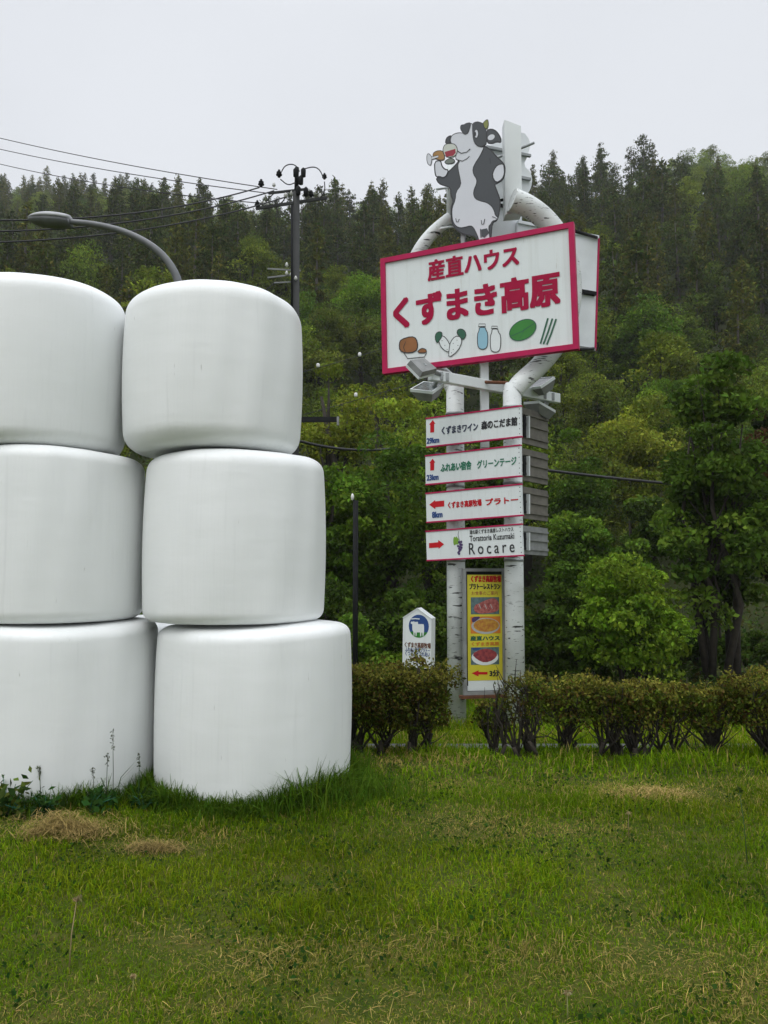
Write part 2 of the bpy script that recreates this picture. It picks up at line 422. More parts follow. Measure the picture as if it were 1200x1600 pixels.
def conifer(name, label, cat, H, Rr, bare, cols, seed, group, ex=.75, whorls=15, tuft=.55):
    rg = np.random.default_rng(seed); root = thing(name, label, cat, (0, 0, 0), group=group)
    V = []; Cc = []
    trunk = MB(); lean = Vector((rg.normal() * .02 * H, rg.normal() * .02 * H, 0))
    trunk.tube([(0, 0, -.6), Vector((0, 0, H * .5)) + lean * .4, Vector((0, 0, H * .98)) + lean], [.016 * H, .011 * H, .002 * H], M_pinebark, 6)
    for i in range(whorls):
        t = i / (whorls - 1); z = H * (bare + (1 - bare) * t) * (1 - .02 * rg.random())
        nb = rg.integers(3, 7); L0 = Rr * (1 - t) ** ex + .12 * Rr
        for k in range(nb):
            if rg.random() < .12: continue
            an = rg.random() * 6.283; L = L0 * (.55 + .6 * rg.random()); rise = rg.normal() * .12 + (.25 if t > .7 else -.05)
            dr = np.array([math.cos(an), math.sin(an), rise]); m = max(5, int(L / Rr * 38))
            s = (.25 + .75 * rg.random(m))[:, None]
            p = np.array([0, 0, z]) + np.array(lean) * (z / H) + dr * L * s + rg.normal(size=(m, 3)) * np.array([.16, .16, .09]) * Rr * .6
            V.append(leaves(p, tuft, rg, up=.8, asp=.42)); Cc.append(palette(cols, m, rg, .25))
    p = np.array([0, 0, H]) + np.array(lean) + rg.normal(size=(8, 3)) * np.array([.06, .06, .3])
    V.append(leaves(p, tuft * .8, rg, up=0, asp=.35)); Cc.append(palette(cols, 8, rg, .2))
    link_mesh('crown', quads_mesh('crown', np.concatenate(V), np.concatenate(Cc), M_needle), root)
    trunk.build('trunk', root)
    return root

# ------------------------------------------------------------------ wrapped bales
def bale(label, px0, px1, zb, zt, Yc, seed, rb, rt, dome, bulge=.02, taper=0.0):
    rg = np.random.default_rng(seed)
    pyc = 890 - ((zb + zt) / 2 - CAM_H) / Yc * FPX
    a = at(px0, pyc, Yc).x; b = at(px1, pyc, Yc).x
    r = (b - a) / 2; r = r / math.sqrt(1 + (r / Yc) ** 2); cx = (a + b) / 2
    h = zt - zb; n = 128; prof = []
    for q in (0, .35, .7, .9): prof.append(((r - rb) * q, 0.012 * (1 - q)))
    for k in range(11):
        t = math.pi / 2 * k / 10; prof.append((r - rb + rb * math.sin(t) ** .9, rb * .9 * (1 - math.cos(t) ** .9)))
    za, zc = rb * .9, h - dome - rt * .8
    for k in range(1, 15): prof.append((r, za + (zc - za) * k / 15))
    for k in range(15):
        t = math.pi / 2 * k / 14; prof.append((r - rt + rt * math.cos(t) ** .85, zc + rt * .8 * math.sin(t) ** .85))
    r1 = r - rt
    for k in range(1, 13):
        q = 1 - k / 12; prof.append((max(r1 * q, .002), h - dome * q ** 2.2))
    prof = [(x * (1 + bulge * (1 - (2 * z / h - 1) ** 2) - bulge) * (1 - taper * (z / h - .5)), z) for x, z in prof]
    m = len(prof) - 1; ph = rg.random(16) * 6.28; amp = rg.random(16) * .0055 / (1 + .12 * np.arange(16)); vs = []; fs = []
    for i, (rr, z) in enumerate(prof):
        for q in range(n):
            an = 2 * math.pi * q / n
            wob = 1 + sum(amp[j] * math.sin((j + 2) * an + ph[j] + z * (1.5 - j * .4)) for j in range(16))
            tilt = (.012 * math.cos(an - ph[1]) + .007 * math.sin(3 * an + ph[0])) * (z / h) * (rr / r)
            vs.append((rr * wob * math.cos(an), rr * wob * math.sin(an), z + tilt))
    for i in range(m):
        for q in range(n):
            q2 = (q + 1) % n; fs.append((i * n + q, i * n + q2, (i + 1) * n + q2, (i + 1) * n + q))
    mb = MB(); mb.add(vs, fs, M_wrap, True); o = mb.build('wrapped_bale'); o.location = (cx, Yc, zb)
    return tag(o, label, 'hay bale', 'white wrapped bales stacked on the grass')
YB = 5.52
bale('white wrapped bale on the grass at the bottom of the right stack, faint dark scuffs', 245, 550, -.05, 1.118, YB, 1, .05, .12, .035, .03, .0)
bale('white wrapped bale on the grass at the bottom of the left stack', -66, 243, -.05, 1.128, YB - .02, 2, .05, .11, .025, .025, .0)
bale('white wrapped bale in the middle of the right stack, under the domed one', 229, 509, 1.105, 2.268, YB, 3, .085, .145, .04, .03, .025)
bale('white wrapped bale in the middle of the left stack', -59, 223, 1.112, 2.275, YB - .02, 4, .09, .125, .035, .03, .02)
bale('white wrapped bale on top of the right stack, strongly domed, utility pole behind it', 197, 473, 2.245, 3.44, YB, 5, .15, .19, .115, .045, .01)
bale('white wrapped bale on top of the left stack, under the street lamp head', -84, 194, 2.25, 3.485, YB - .02, 6, .12, .18, .10, .035, .01)
bale('white wrapped bale standing behind, glimpsed through the gap between the two bottom bales', 130, 360, -.06, 1.06, 7.0, 7, .08, .14, .05)

# ------------------------------------------------------------------ lettering
_tc = {}
def glyphs(body):
    if body in _tc: return _tc[body]
    c = bpy.data.curves.new('t', 'FONT'); c.body = body; c.resolution_u = 4; c.space_character = 1.45 if body == 'Rocare' else 1.0
    o = bpy.data.objects.new('t', c); COL.objects.link(o); bpy.context.view_layer.update()
    me = bpy.data.meshes.new_from_object(o.evaluated_get(bpy.context.evaluated_depsgraph_get()))
    v = np.array([q.co[:2] for q in me.vertices]); f = [list(p.vertices) for p in me.polygons]
    bpy.data.objects.remove(o); bpy.data.curves.remove(c); bpy.data.meshes.remove(me)
    _tc[body] = (v, f); return v, f
def text(mb, body, u0, v0, u1, v1, y, mat, bold=0.0):
    """lettering filling the local box (u0,v0)-(u1,v1); bold widens strokes by that share of the height"""
    v, f = glyphs(body); lo, hi = v.min(0), v.max(0); s = (v - lo) / (hi - lo)
    bw = bold * (v1 - v0)
    P = np.stack([u0 + bw + s[:, 0] * (u1 - u0 - 2 * bw), v0 + bw + s[:, 1] * (v1 - v0 - 2 * bw)], 1)
    offs = [(0, 0)] if bold == 0 else [(bw * i, bw * .75 * j) for i in (-1, 0, 1) for j in (-1, 0, 1)]
    for k, (a, b) in enumerate(offs):
        mb.add([(p[0] + a, y - .00025 * k, p[1] + b) for p in P], f, mat)

def line(o, body, box, y, mat, bold=0.0):
    m = MB(); text(m, body, *box, y, mat, bold); m.build('lettering', o)

class Face:
    """a sign face: local x right, z up, -y towards the viewer"""
    def __init__(s, root, conv=None): s.Mi = root.matrix_basis.inverted(); s.conv = conv
    def __call__(s, p, y=0.0):
        if s.conv: p = s.conv(p)
        o = s.Mi @ Vector((0, 0, CAM_H)); d = s.Mi.to_3x3() @ ray(*p); t = (y - o.y) / d.y; q = o + d * t
        return (q.x, q.z)
    def many(s, ps): return [s(p) for p in ps]
    def box(s, bl, tr):
        a, b = s(bl), s(tr); return a[0], a[1], b[0], b[1]
def yr(yaw, roll, pitch=0): return Matrix.Rotation(R(yaw), 4, 'Z') @ Matrix.Rotation(R(-roll), 4, 'Y') @ Matrix.Rotation(R(pitch), 4, 'X')
def ell(cx, cz, rx, rz, n=24, rot=0):
    c, s_ = math.cos(rot), math.sin(rot)
    return [(cx + rx * math.cos(a) * c - rz * math.sin(a) * s_, cz + rx * math.cos(a) * s_ + rz * math.sin(a) * c) for a in [2 * math.pi * k / n for k in range(n)]]
def smooth(pts, it=2):
    for _ in range(it):
        q = []
        for i in range(len(pts)):
            a, b = pts[i], pts[(i + 1) % len(pts)]
            q += [(a[0] * .75 + b[0] * .25, a[1] * .75 + b[1] * .25), (a[0] * .25 + b[0] * .75, a[1] * .25 + b[1] * .75)]
        pts = q
    return pts
def rect_frame(mb, W, H, wd, y0, y1, mat):
    d = y1 - y0; c = (y0 + y1) / 2
    mb.box((0, c, H / 2 - wd / 2), (W, d, wd), mat); mb.box((0, c, -H / 2 + wd / 2), (W, d, wd), mat)
    mb.box((-W / 2 + wd / 2, c, 0), (wd, d, H - 2 * wd), mat); mb.box((W / 2 - wd / 2, c, 0), (wd, d, H - 2 * wd), mat)

# ------------------------------------------------------------------ the signpost: two birch-painted posts, curved pipes, bars
PL, PR = Vector((.922, 10.2, 0)), Vector((1.60, 9.80, 0))
post = thing('signpost', 'tall white birch-patterned twin posts whose pipes curve round behind the big board', 'signpost', (1.26, 10.0, hz(1.26, 10)))
Pi = post.matrix_basis.inverted()
def inp(ps): return [Pi @ Vector(p) for p in ps]
for P, top, r0 in ((PL, at(711, 604, 10.2).z, .118), (PR, at(803, 600, 9.8).z, .118)):
    mb = MB(); zb = hz(P.x, P.y) - .25
    mb.tube(inp([(P.x, P.y, zb), (P.x, P.y, zb + 2.2), (P.x + .004, P.y, top)]), [r0, r0, r0 * .97], M_birch, 20); mb.build('pole', post)
def crv(pts, it=3):
    P = [Vector(p) for p in pts]
    for _ in range(it):
        q = [P[0]]
        for a, b in zip(P, P[1:]): q += [a * .75 + b * .25, a * .25 + b * .75]
        P = q + [P[-1]]
    return P
ringR = [at(x, y, Y) for x, y, Y in ((803, 612, 9.8), (812, 598, 9.82), (846, 570, 9.95), (884, 520, 10.1), (896, 450, 10.1), (884, 385, 10.1), (856, 345, 10.1), (826, 322, 10.05), (800, 312, 10.0))]
mb = MB(); q = crv(ringR); mb.tube(inp(q), [.115 + .035 * i / (len(q) - 1) for i in range(len(q))], M_birch, 18); mb.build('curved_pipe', post)
ringL = [at(x, y, Y) for x, y, Y in ((711, 610, 10.2), (700, 592, 10.25), (664, 565, 10.5), (634, 510, 10.6), (630, 450, 10.6), (650, 398, 10.6), (672, 366, 10.6), (704, 340, 10.55))]
mb = MB(); q = crv(ringL); mb.tube(inp(q), [.112 - .03 * i / (len(q) - 1) for i in range(len(q))], M_birch, 18); mb.build('curved_pipe', post)
# tall flat post with a slanted top behind the cow, and the thin one on its left
def slab(x0, x1, ytl, ytr, yb, Y, dep, mat):
    a, b = at(x0, ytl, Y), at(x1, ytr, Y - .04); c = at((x0 + x1) / 2, yb, Y); m = MB()
    vs = []
    for dy in (0, dep):
        vs += [(a.x, Y + dy, c.z), (b.x, Y - .04 + dy, c.z), (b.x, Y - .04 + dy, b.z), (a.x, Y + dy, a.z)]
    m.add([Pi @ Vector(v) for v in vs], [(0, 1, 2, 3), (7, 6, 5, 4), (1, 5, 6, 2), (4, 0, 3, 7), (3, 2, 6, 7), (0, 4, 5, 1)], mat); return m
slab(788, 814, 187, 197, 335, 10.12, .2, M_white).build('upright_post', post)
mb = MB(); mb.tube(inp([at(704, 352, 10.55), at(704, 240, 10.55)]), .055, M_white, 14)
for yy, x0 in ((294, 682), (356, 686)): mb.tube(inp([at(x0, yy + 2, 10.35), at(712, yy - 3, 10.6)]), .016, M_white, 8)
mb.build('upright_post', post)
mb = MB()
mb.tube(inp([at(704, 276, 10.6), at(835, 223, 10.3)]), .018, M_steel, 8); mb.tube(inp([at(704, 326, 10.6), at(800, 310, 10.25)]), .02, M_darksteel, 8); mb.build('brace', post)
mb = MB(); c = at(757, 560, 10.05); d_ = at(757, 700, 10.05)
mb.box(Pi @ ((c + d_) / 2), (.10, .12, c.z - d_.z), M_white); mb.build('stub_post', post)
mb = MB(); a, b = at(709, 596, 10.02), at(793, 598, 9.74); mb.tube(inp([a, b]), .022, M_rust, 6); mb.build('rusty_bar', post)
# long arm for the floodlights, running from near left to far right
A0, A1 = at(672, 586, 9.35), at(872, 623, 10.75)
mb = MB(); dv = (A1 - A0); ang = math.atan2(dv.y, dv.x)
mb.box(Pi @ ((A0 + A1) / 2), (dv.length, .09, .13), M_white, Matrix.Rotation(ang, 4, 'Z') @ Matrix.Rotation(-math.asin(dv.z / dv.length), 4, 'Y')); mb.build('lamp_arm', post, .008)
for P in (PL, PR):
    for yy in (1.55, 2.5, 3.45):
        mb = MB(); mb.lathe([(.124, yy), (.124, yy + .03)], M_steel, 20, Pi @ Vector((P.x, P.y, 0))); mb.build('clamp_band', post)

# ------------------------------------------------------------------ floodlights
def flood(label, p, yaw, tilt, s=1.0, stem=.14):
    """housing with sloped back, glass, rim hood and a fork bracket standing on the arm"""
    root = thing('floodlight', label, 'floodlight', p, Matrix.Rotation(R(yaw), 4, 'Z'), 'floodlights on the signpost arm')
    Mx = Matrix.Translation((0, 0, stem + .04)) @ Matrix.Rotation(R(tilt), 4, 'X')
    m = MB(); W, D, Hh = .46 * s, .34 * s, .12 * s
    v = []
    for z, k in ((0, 1), (-Hh, .62)):
        v += [Mx @ Vector((x * W / 2 * k, y * D / 2 * k, z)) for x, y in ((-1, -1), (1, -1), (1, 1), (-1, 1))]
    m.add(v, [(4, 5, 1, 0), (5, 6, 2, 1), (6, 7, 3, 2), (7, 4, 0, 3), (7, 6, 5, 4)], M_greymetal); m.build('housing', root)
    m = MB()
    for c, d in (((0, -D / 2, .012), (W + .03, .025, .04)), ((0, D / 2, .012), (W + .03, .025, .04)), ((-W / 2, 0, .012), (.025, D - .025, .04)), ((W / 2, 0, .012), (.025, D - .025, .04))):
        m.box(Mx @ Vector(c), d, M_white, Mx.to_3x3().to_4x4())
    m.build('rim', root)
    m = MB(); m.box(Mx @ Vector((0, 0, .012)), (W - .03, D - .03, .014), M_floodglass, Mx.to_3x3().to_4x4()); m.build('glass', root)
    m = MB(); m.box((0, 0, stem * .45), (.05, .05, stem * .9), M_steel); m.box((0, 0, .01), (.12, .12, .02), M_steel); m.build('bracket', root)
    return root
def lerp_arm(t): return A0.lerp(A1, t)
def plate_lamp(label, corners, side, mount, away=False):
    """flood seen edge-on: flat sloping housing; corners = (front-left, front-right, back-right, back-left) of its top"""
    root = thing('floodlight', label, 'floodlight', mount, group='floodlights on the signpost arm'); Mi = root.matrix_basis.inverted()
    C = [Mi @ Vector(c) for c in corners]; nrm = (C[1] - C[0]).cross(C[3] - C[0]).normalized()
    if (nrm.z < 0) != away: nrm = -nrm
    ctr = sum(C, Vector()) / 4
    C = [c + nrm * (.07 if away else 0) for c in C]; ctr = sum(C, Vector()) / 4
    m = MB(); low = [ctr + (c - ctr) * (.93 if away else .6) - nrm * (.07 if away else .12) for c in C]
    m.add(C + low, [(0, 1, 5, 4), (1, 2, 6, 5), (2, 3, 7, 6), (3, 0, 4, 7), (4, 5, 6, 7)], M_greymetal); m.build('housing', root)
    m = MB(); up = [c + nrm * .035 for c in C]; inn = [ctr + (c - ctr) * .9 + nrm * .035 for c in C]
    m.add(C + up + inn, [(0, 4, 5, 1), (1, 5, 6, 2), (2, 6, 7, 3), (3, 7, 4, 0), (4, 8, 9, 5), (5, 9, 10, 6), (6, 10, 11, 7), (7, 11, 8, 4)], M_white); m.build('rim', root)
    m = MB(); m.add([ctr + (c - ctr) * .9 + nrm * .03 for c in C], [(0, 1, 2, 3)], M_floodglass); m.build('glass', root)
    m = MB(); m.tube([Vector((0, 0, 0)), ctr - nrm * (.06 if away else .1)], .03, M_steel, 8); m.box((0, 0, 0), (.1, .1, .1), M_steel); m.build('bracket', root)
    return root
# upper left: its dark underside faces us, tipped towards the board
plate_lamp('grey floodlight overlapping the lower left corner of the big board', [at(640, 562, 9.05), at(664, 559, 9.25), at(684, 576, 9.2), at(660, 582, 8.98)], -1, lerp_arm(.10), True)
plate_lamp('low grey floodlight hanging left of the post tops, below the big board', [at(641, 612, 9.5), at(662, 600, 9.75), at(694, 603, 9.6), at(676, 616, 9.3)], -1, lerp_arm(.06))
plate_lamp('white topped floodlight right of the post tops, under the curved pipe', [at(822, 610, 10.5), at(846, 607, 10.2), at(868, 592, 10.4), at(838, 594, 10.75)], 1, lerp_arm(.86))
plate_lamp('floodlight at the far right end of the arm, above the dark panel backs', [at(818, 632, 10.7), at(842, 630, 10.5), at(868, 645, 10.6), at(850, 637, 10.95)], 1, lerp_arm(.93))

# ------------------------------------------------------------------ the big board
W, H = 2.572, 1.578
big = thing('signboard', 'large white board with crimson border, crimson writing and a row of painted foods', 'signboard', (1.15, 9.9, 4.86), yr(-23.5, 1.2))
m = MB(); m.box((0, .035, 0), (W - .04, .05, H - .04), M_face); m.build('panel', big)
m = MB(); rect_frame(m, W, H, .066, -.02, .075, M_pink); m.build('border', big)
m = MB()
for u in (-.9, -.3, .3, .9): m.box((u, .11, 0), (.05, .06, H - .1), M_steel)
for v in (-.6, 0, .6): m.box((0, .165, v), (W - .2, .05, .05), M_steel)
m.build('back_frame', big)
m = MB()
for u in (-.06, .62): m.box((u, .0085, 0), (.004, .002, H - .16), M_backboard)
m.build('seam', big)
F3 = Face(big, zo(590, 350, 3.4286)); Y0 = .003
line(big, '産直ハウス', F3.box((268, 310), (755, 104)), Y0, M_red, .034); line(big, 'くずまき高原', F3.box((84, 570), (974, 242)), Y0, M_red, .040)
m = MB()
def fill(mb, F, pts, y, mat, line=None, lw=.012, sm=1, ly=.001):
    q = F.many(pts); q = smooth(q, sm) if sm else q
    mb.poly(q, y, mat)
    if line: mb.stroke(q, lw, y - ly, line, True)
br = [(115, 640), (125, 618), (180, 601), (207, 612), (216, 655), (204, 684), (150, 692), (118, 678)]
fill(m, F3, br, .004, M_brown, M_black, .014)
m.stroke(F3.many([(150, 690), (138, 660), (150, 630)]), .008, .0015, M_black)
fill(m, F3, [(208, 690), (232, 664), (258, 670), (264, 690)], .004, M_brown, M_black, .012)
m.stroke(F3.many([(140, 690), (160, 720), (250, 712), (262, 690)]), .01, .0035, M_black)
fill(m, F3, [(330, 605), (350, 596), (375, 622), (390, 655), (382, 690), (345, 668), (328, 635)], .0042, M_white, M_black, .01)
fill(m, F3, [(390, 630), (415, 600), (445, 603), (452, 632), (430, 680), (380, 718), (382, 672)], .0030, M_white, M_black, .01)
for x, y in ((345, 625), (360, 650), (372, 672), (405, 640), (425, 622), (430, 650), (405, 672), (395, 690)): m.poly(ell(*F3((x, y)), .006, .006, 6), .0012, M_black)
for blob in ([(318, 640), (306, 610), (312, 585), (330, 575), (346, 582), (344, 605), (330, 625)], [(440, 605), (424, 585), (428, 566), (450, 560), (470, 575), (474, 600), (455, 622)]):
    fill(m, F3, blob, .0026, M_dkgreen, M_black, .009)
fill(m, F3, [(534, 590), (543, 572), (545, 553), (577, 553), (579, 566), (590, 585), (590, 650), (576, 670), (548, 670), (535, 652)], .004, M_sky, M_black, .01)
fill(m, F3, [(540, 548), (542, 535), (576, 535), (578, 548)], .004, M_white, M_black, .009, 0)
fill(m, F3, [(603, 600), (612, 580), (613, 562), (643, 562), (646, 578), (660, 598), (658, 668), (642, 686), (615, 684), (604, 668)], .004, M_white, M_black, .01)
fill(m, F3, [(608, 558), (611, 547), (641, 547), (644, 558)], .004, M_white, M_black, .009, 0)
c = F3((777, 567)); q = ell(c[0], c[1], .172, .122, 28, .32); m.poly(q, .004, M_leafgreen); m.stroke(q, .012, .003, M_dkgreen, True)
m.stroke(F3.many([(715, 600), (775, 575), (840, 530)]), .01, .0028, M_dkgreen); m.stroke(F3.many([(762, 612), (780, 578), (785, 560)]), .006, .0026, M_dkgreen)
for p in ([(872, 640), (890, 580), (912, 504)], [(888, 643), (912, 580), (936, 506)], [(906, 645), (928, 590), (956, 508)]):
    m.stroke(F3.many(p), .022, .004, M_dkgreen)
m.build('painted_foods', big)

Wb = 1.25; RE = at(930, 456, 11.0); ya = R(16)
back = thing('signboard', 'rear white board seen from its inside, jutting out right of the big board', 'signboard', (RE.x - Wb / 2 * math.cos(ya), RE.y - Wb / 2 * math.sin(ya), RE.z), yr(16, -3.2))
m = MB(); m.box((0, 0, 0), (Wb, .05, 1.60), M_backboard); m.build('panel', back)
bx = Wb / 2
m = MB(); m.box((bx + .014, .0, 0), (.024, .07, 1.64), M_pink); m.box((0, -.01, .82), (Wb, .1, .04), M_backboard); m.box((0, -.01, -.82), (Wb, .1, .04), M_greymetal); m.build('border', back)
m = MB(); m.box((0, -.055, -.02), (Wb - .05, .06, .05), M_darksteel); m.build('back_frame', back)
for v in (.82, -.80):
    m = MB(); a = back.matrix_basis @ Vector((bx - .02, -.03, v)); b = big.matrix_basis @ Vector((W / 2 - .03, .2, v * .93))
    m.tube([back.matrix_basis.inverted() @ a, back.matrix_basis.inverted() @ b], .022, M_darksteel, 6); m.build('spacer_bar', back)

# ------------------------------------------------------------------ the cow cut-out
cow = thing('cow_cutout', 'flat painted grey and white cow figure with a wine glass, above the big board', 'cutout sign', tuple(at(735, 360, 10.02)), yr(-23.5, 1.2))
FC = Face(cow, zo(640, 170, 5.4545)); OL = .016
def cut(name, pts, k, mat, line=True, sm=1, lw=OL):
    q = FC.many(pts); q = smooth(q, sm) if sm else q; mb = MB(); mb.poly(q, -.0022 * k, mat, .022 - .0006 * k)
    if line: mb.stroke(q, lw, -.0022 * k - .0009, M_black, True)
    return mb.build(name, cow)
body = [(640, 318), (665, 333), (700, 358), (740, 408), (790, 453), (814, 490), (812, 552), (797, 602), (742, 637), (722, 644), (752, 720), (770, 772), (772, 832), (758, 920), (740, 955), (705, 970), (695, 1085), (690, 1150), (600, 1160), (560, 1085), (500, 1077), (440, 1062), (390, 1022), (363, 980), (353, 920), (356, 840), (373, 780), (352, 738), (348, 670), (300, 657), (248, 637), (222, 585), (330, 540), (400, 470), (420, 440), (520, 330)]
cut('body', body, 0, M_cowgrey)
fr = [(518, 125), (536, 125), (541, 200), (546, 260), (570, 310), (608, 330), (637, 325), (602, 400), (562, 460), (538, 510), (545, 560), (573, 600), (571, 640), (549, 690), (544, 730), (560, 768), (600, 786), (660, 800), (700, 830), (722, 870), (730, 908), (757, 930), (737, 951), (706, 956), (690, 986), (672, 1004), (684, 1095), (684, 1150), (604, 1155), (575, 1072), (545, 1012), (520, 996), (470, 1010), (430, 1016), (394, 1000), (369, 960), (361, 900), (364, 840), (390, 780), (395, 710), (440, 650), (430, 590), (415, 520), (412, 470), (430, 447), (392, 432), (398, 380), (352, 290), (345, 260), (362, 225), (400, 207), (440, 204), (490, 220), (508, 190)]
cut('belly_patch', fr, 1, M_cowwhite, True, 1, .010)
cut('nostril', [(306, 300), (312, 255), (335, 235), (358, 230), (345, 262), (350, 292)], 1.5, M_cowgrey)
cut('head_patch', [(537, 125), (575, 110), (605, 118), (632, 130), (634, 160), (657, 180), (657, 290), (640, 312), (610, 327), (580, 320), (553, 290), (542, 250), (537, 190)], 2, M_cowgrey, True, 1, .009)
cut('head_patch', [(434, 150), (445, 138), (466, 138), (480, 126), (521, 118), (519, 150), (506, 190), (490, 216), (470, 221), (450, 200), (435, 175)], 2, M_cowgrey, True, 1, .009)
cut('horn', [(625, 125), (645, 105), (658, 94), (671, 98), (673, 140), (660, 174), (640, 168)], 3, M_horn, True, 1, .009)
cut('ear', [(655, 185), (700, 173), (740, 193), (770, 235), (782, 270), (772, 287), (740, 280), (700, 297), (660, 292)], 2.5, M_cowgrey)
mb = MB()
def dot(px, py, rx, ry, k, mat, line=0):
    c = FC((px, py)); e = FC((px + rx, py)); f_ = FC((px, py + ry)); q = ell(c[0], c[1], abs(e[0] - c[0]), abs(f_[1] - c[1]), 18); mb.poly(q, -.0022 * k, mat)
    if line: mb.stroke(q, line, -.0022 * k - .0008, M_black, True)
dot(697, 245, 30, 24, 3.6, M_cowwhite); mb.build('ear_inner', cow)
mb = MB(); dot(570, 215, 17, 36, 3.6, M_cowwhite, .006); dot(560, 218, 9, 19, 4.4, M_black); mb.build('eye', cow)
cut('arm', [(800, 468), (807, 500), (810, 550), (791, 602), (736, 634), (703, 575), (718, 520), (750, 478)], 1.5, M_cowwhite)
cut('arm', [(213, 450), (265, 440), (276, 490), (300, 517), (332, 522), (316, 570), (287, 590), (255, 577), (227, 582), (216, 540)], 1.5, M_cowwhite)
cut('hand', [(296, 450), (350, 418), (392, 440), (370, 467), (310, 472)], 2.2, paint('sleeve_grey_green', (.16, .19, .16), .5, .1), True, 1, .009)
cut('hand', [(198, 385), (225, 362), (265, 357), (292, 368), (302, 430), (270, 442), (235, 432), (203, 422)], 3, paint('tan_hoof', (.36, .19, .05), .5, .12), True, 1, .009)
cut('glass_bowl', [(283, 340), (308, 300), (376, 297), (405, 325), (410, 370), (387, 407), (330, 417), (293, 397)], 3, paint('glass_pale', (.55, .58, .52), .4, .06), True, 1, .009)
cut('wine', [(300, 370), (392, 343), (394, 377), (372, 402), (312, 411)], 3.8, M_wine, False, 0)
cut('glass_foot', [(150, 390), (165, 382), (188, 405), (192, 430), (186, 470), (174, 486), (155, 470), (147, 430)], 3, M_cowwhite, True, 1, .008)
cut('glass_stem', [(190, 412), (246, 398), (248, 416), (190, 434)], 3.6, M_cowwhite, True, 0, .007)
mb = MB()
for pts, wd in (([(405, 358), (440, 381), (490, 370), (514, 345)], .010), ([(392, 432), (450, 447), (490, 427), (512, 405)], .009), ([(395, 935), (400, 965), (415, 965), (425, 940)], .009), ([(612, 950), (617, 985), (632, 985), (642, 940)], .010), ([(705, 920), (730, 930), (752, 945)], .008), ([(605, 1025), (610, 1100)], .012), ([(510, 345), (516, 352)], .016), ([(685, 420), (690, 470)], .006)):
    mb = MB(); mb.stroke(FC.many(pts), wd, -.0070, M_black); mb.build('drawn_line', cow)
fm = MB(); q = FC.many([(610, 1030), (660, 1020), (680, 1060), (640, 1100), (615, 1090)]); fm.poly(q, -.0068, M_cowgrey); fm.build('leg_patch', cow)
mb = MB()
for u in (-.12, .12): mb.box((u, .06, -.1), (.05, .05, 1.15), M_steel)
mb.build('back_strut', cow)

cowb = thing('cow_cutout', 'back of a second cut-out figure, plain grey, showing behind the tall slanted post', 'cutout sign', tuple(at(790, 370, 10.65)), yr(20, 0))
FB = Face(cowb)
q = smooth(FB.many([(752, 235), (790, 214), (817, 204), (830, 222), (824, 245), (818, 258), (830, 270), (832, 286), (826, 302), (816, 310), (815, 372), (760, 380), (752, 300)]), 1)
m = MB(); m.poly(q, 0, M_backboard, .02); m.build('body', cowb)
m = MB()
for y0 in (236, 273, 322): m = MB(); a, b = FB((757, y0 + 8)), FB((828, y0 - 3)); m.box(((a[0] + b[0]) / 2, -.03, (a[1] + b[1]) / 2), (b[0] - a[0] - .02, .04, .035), M_darksteel if y0 > 300 else M_steel); m.build('batten', cowb)

# ------------------------------------------------------------------ four direction panels and their rear twins
ZP = {'1': (zo(660, 630, 7.5)), '3': (zo(660, 750, 7.5))}
def panel(label, cx, cz, roll, conv, draw):
    o = thing('direction_sign', label, 'direction sign', (cx, 9.8, cz), yr(-35, roll), 'direction signs between the two posts')
    m = MB(); m.box((0, .02, 0), (1.34, .036, .355), M_face); m.build('panel', o)
    m = MB()
    for v in (-.1865, .1865): m.box((0, .018, v), (1.345, .05, .017), M_pink)
    for v in (-.15, -.09, -.03, .04, .10, .15): m.poly(ell(.652, v, .006, .006, 8), -.0012, M_darksteel)
    m.build('border', o)
    for u in (-.26, .56): m = MB(); m.box((u, .085, 0), (.06, .09, .3), M_steel); m.build('bracket', o)
    draw(o, Face(o, conv)); return o
YT = -.0008
def d1(o, F):
    m = MB(); m.poly(F.many([(80, 250), (122, 196), (152, 240), (138, 242), (138, 340), (92, 346), (92, 253)]), YT, M_scar); m.build('arrow', o)
    line(o, '29km', F.box((50, 480), (197, 392)), YT, M_blue, .06)
    line(o, 'くずまきワイン', F.box((225, 372), (652, 222)), YT, M_navy, .04); line(o, '森のこだま館', F.box((690, 314), (1112, 155)), YT, M_black, .04)
def d2(o, F):
    m = MB(); m.poly(F.many([(80, 700), (120, 650), (152, 695), (138, 697), (138, 785), (92, 791), (92, 703)]), YT, M_scar); m.build('arrow', o)
    line(o, '23km', F.box((50, 912), (190, 826)), YT, M_blue, .06)
    line(o, 'ふれあい宿舎', F.box((213, 812), (574, 670)), YT, M_green, .04); line(o, 'グリーンテージ', F.box((640, 770), (1102, 620)), YT, M_green, .03)
def d3(o, F):
    m = MB(); m.poly(F.many([(80, 290), (150, 233), (150, 250), (256, 240), (256, 310), (152, 318), (152, 342)]), YT, M_scar); m.build('arrow', o)
    line(o, '8km', F.box((113, 448), (236, 362)), YT, M_blue, .06)
    line(o, 'くずまき高原牧場', F.box((300, 337), (694, 220)), YT, M_scar, .04); line(o, 'プラトー', F.box((742, 300), (1122, 185)), YT, M_scar, .05)
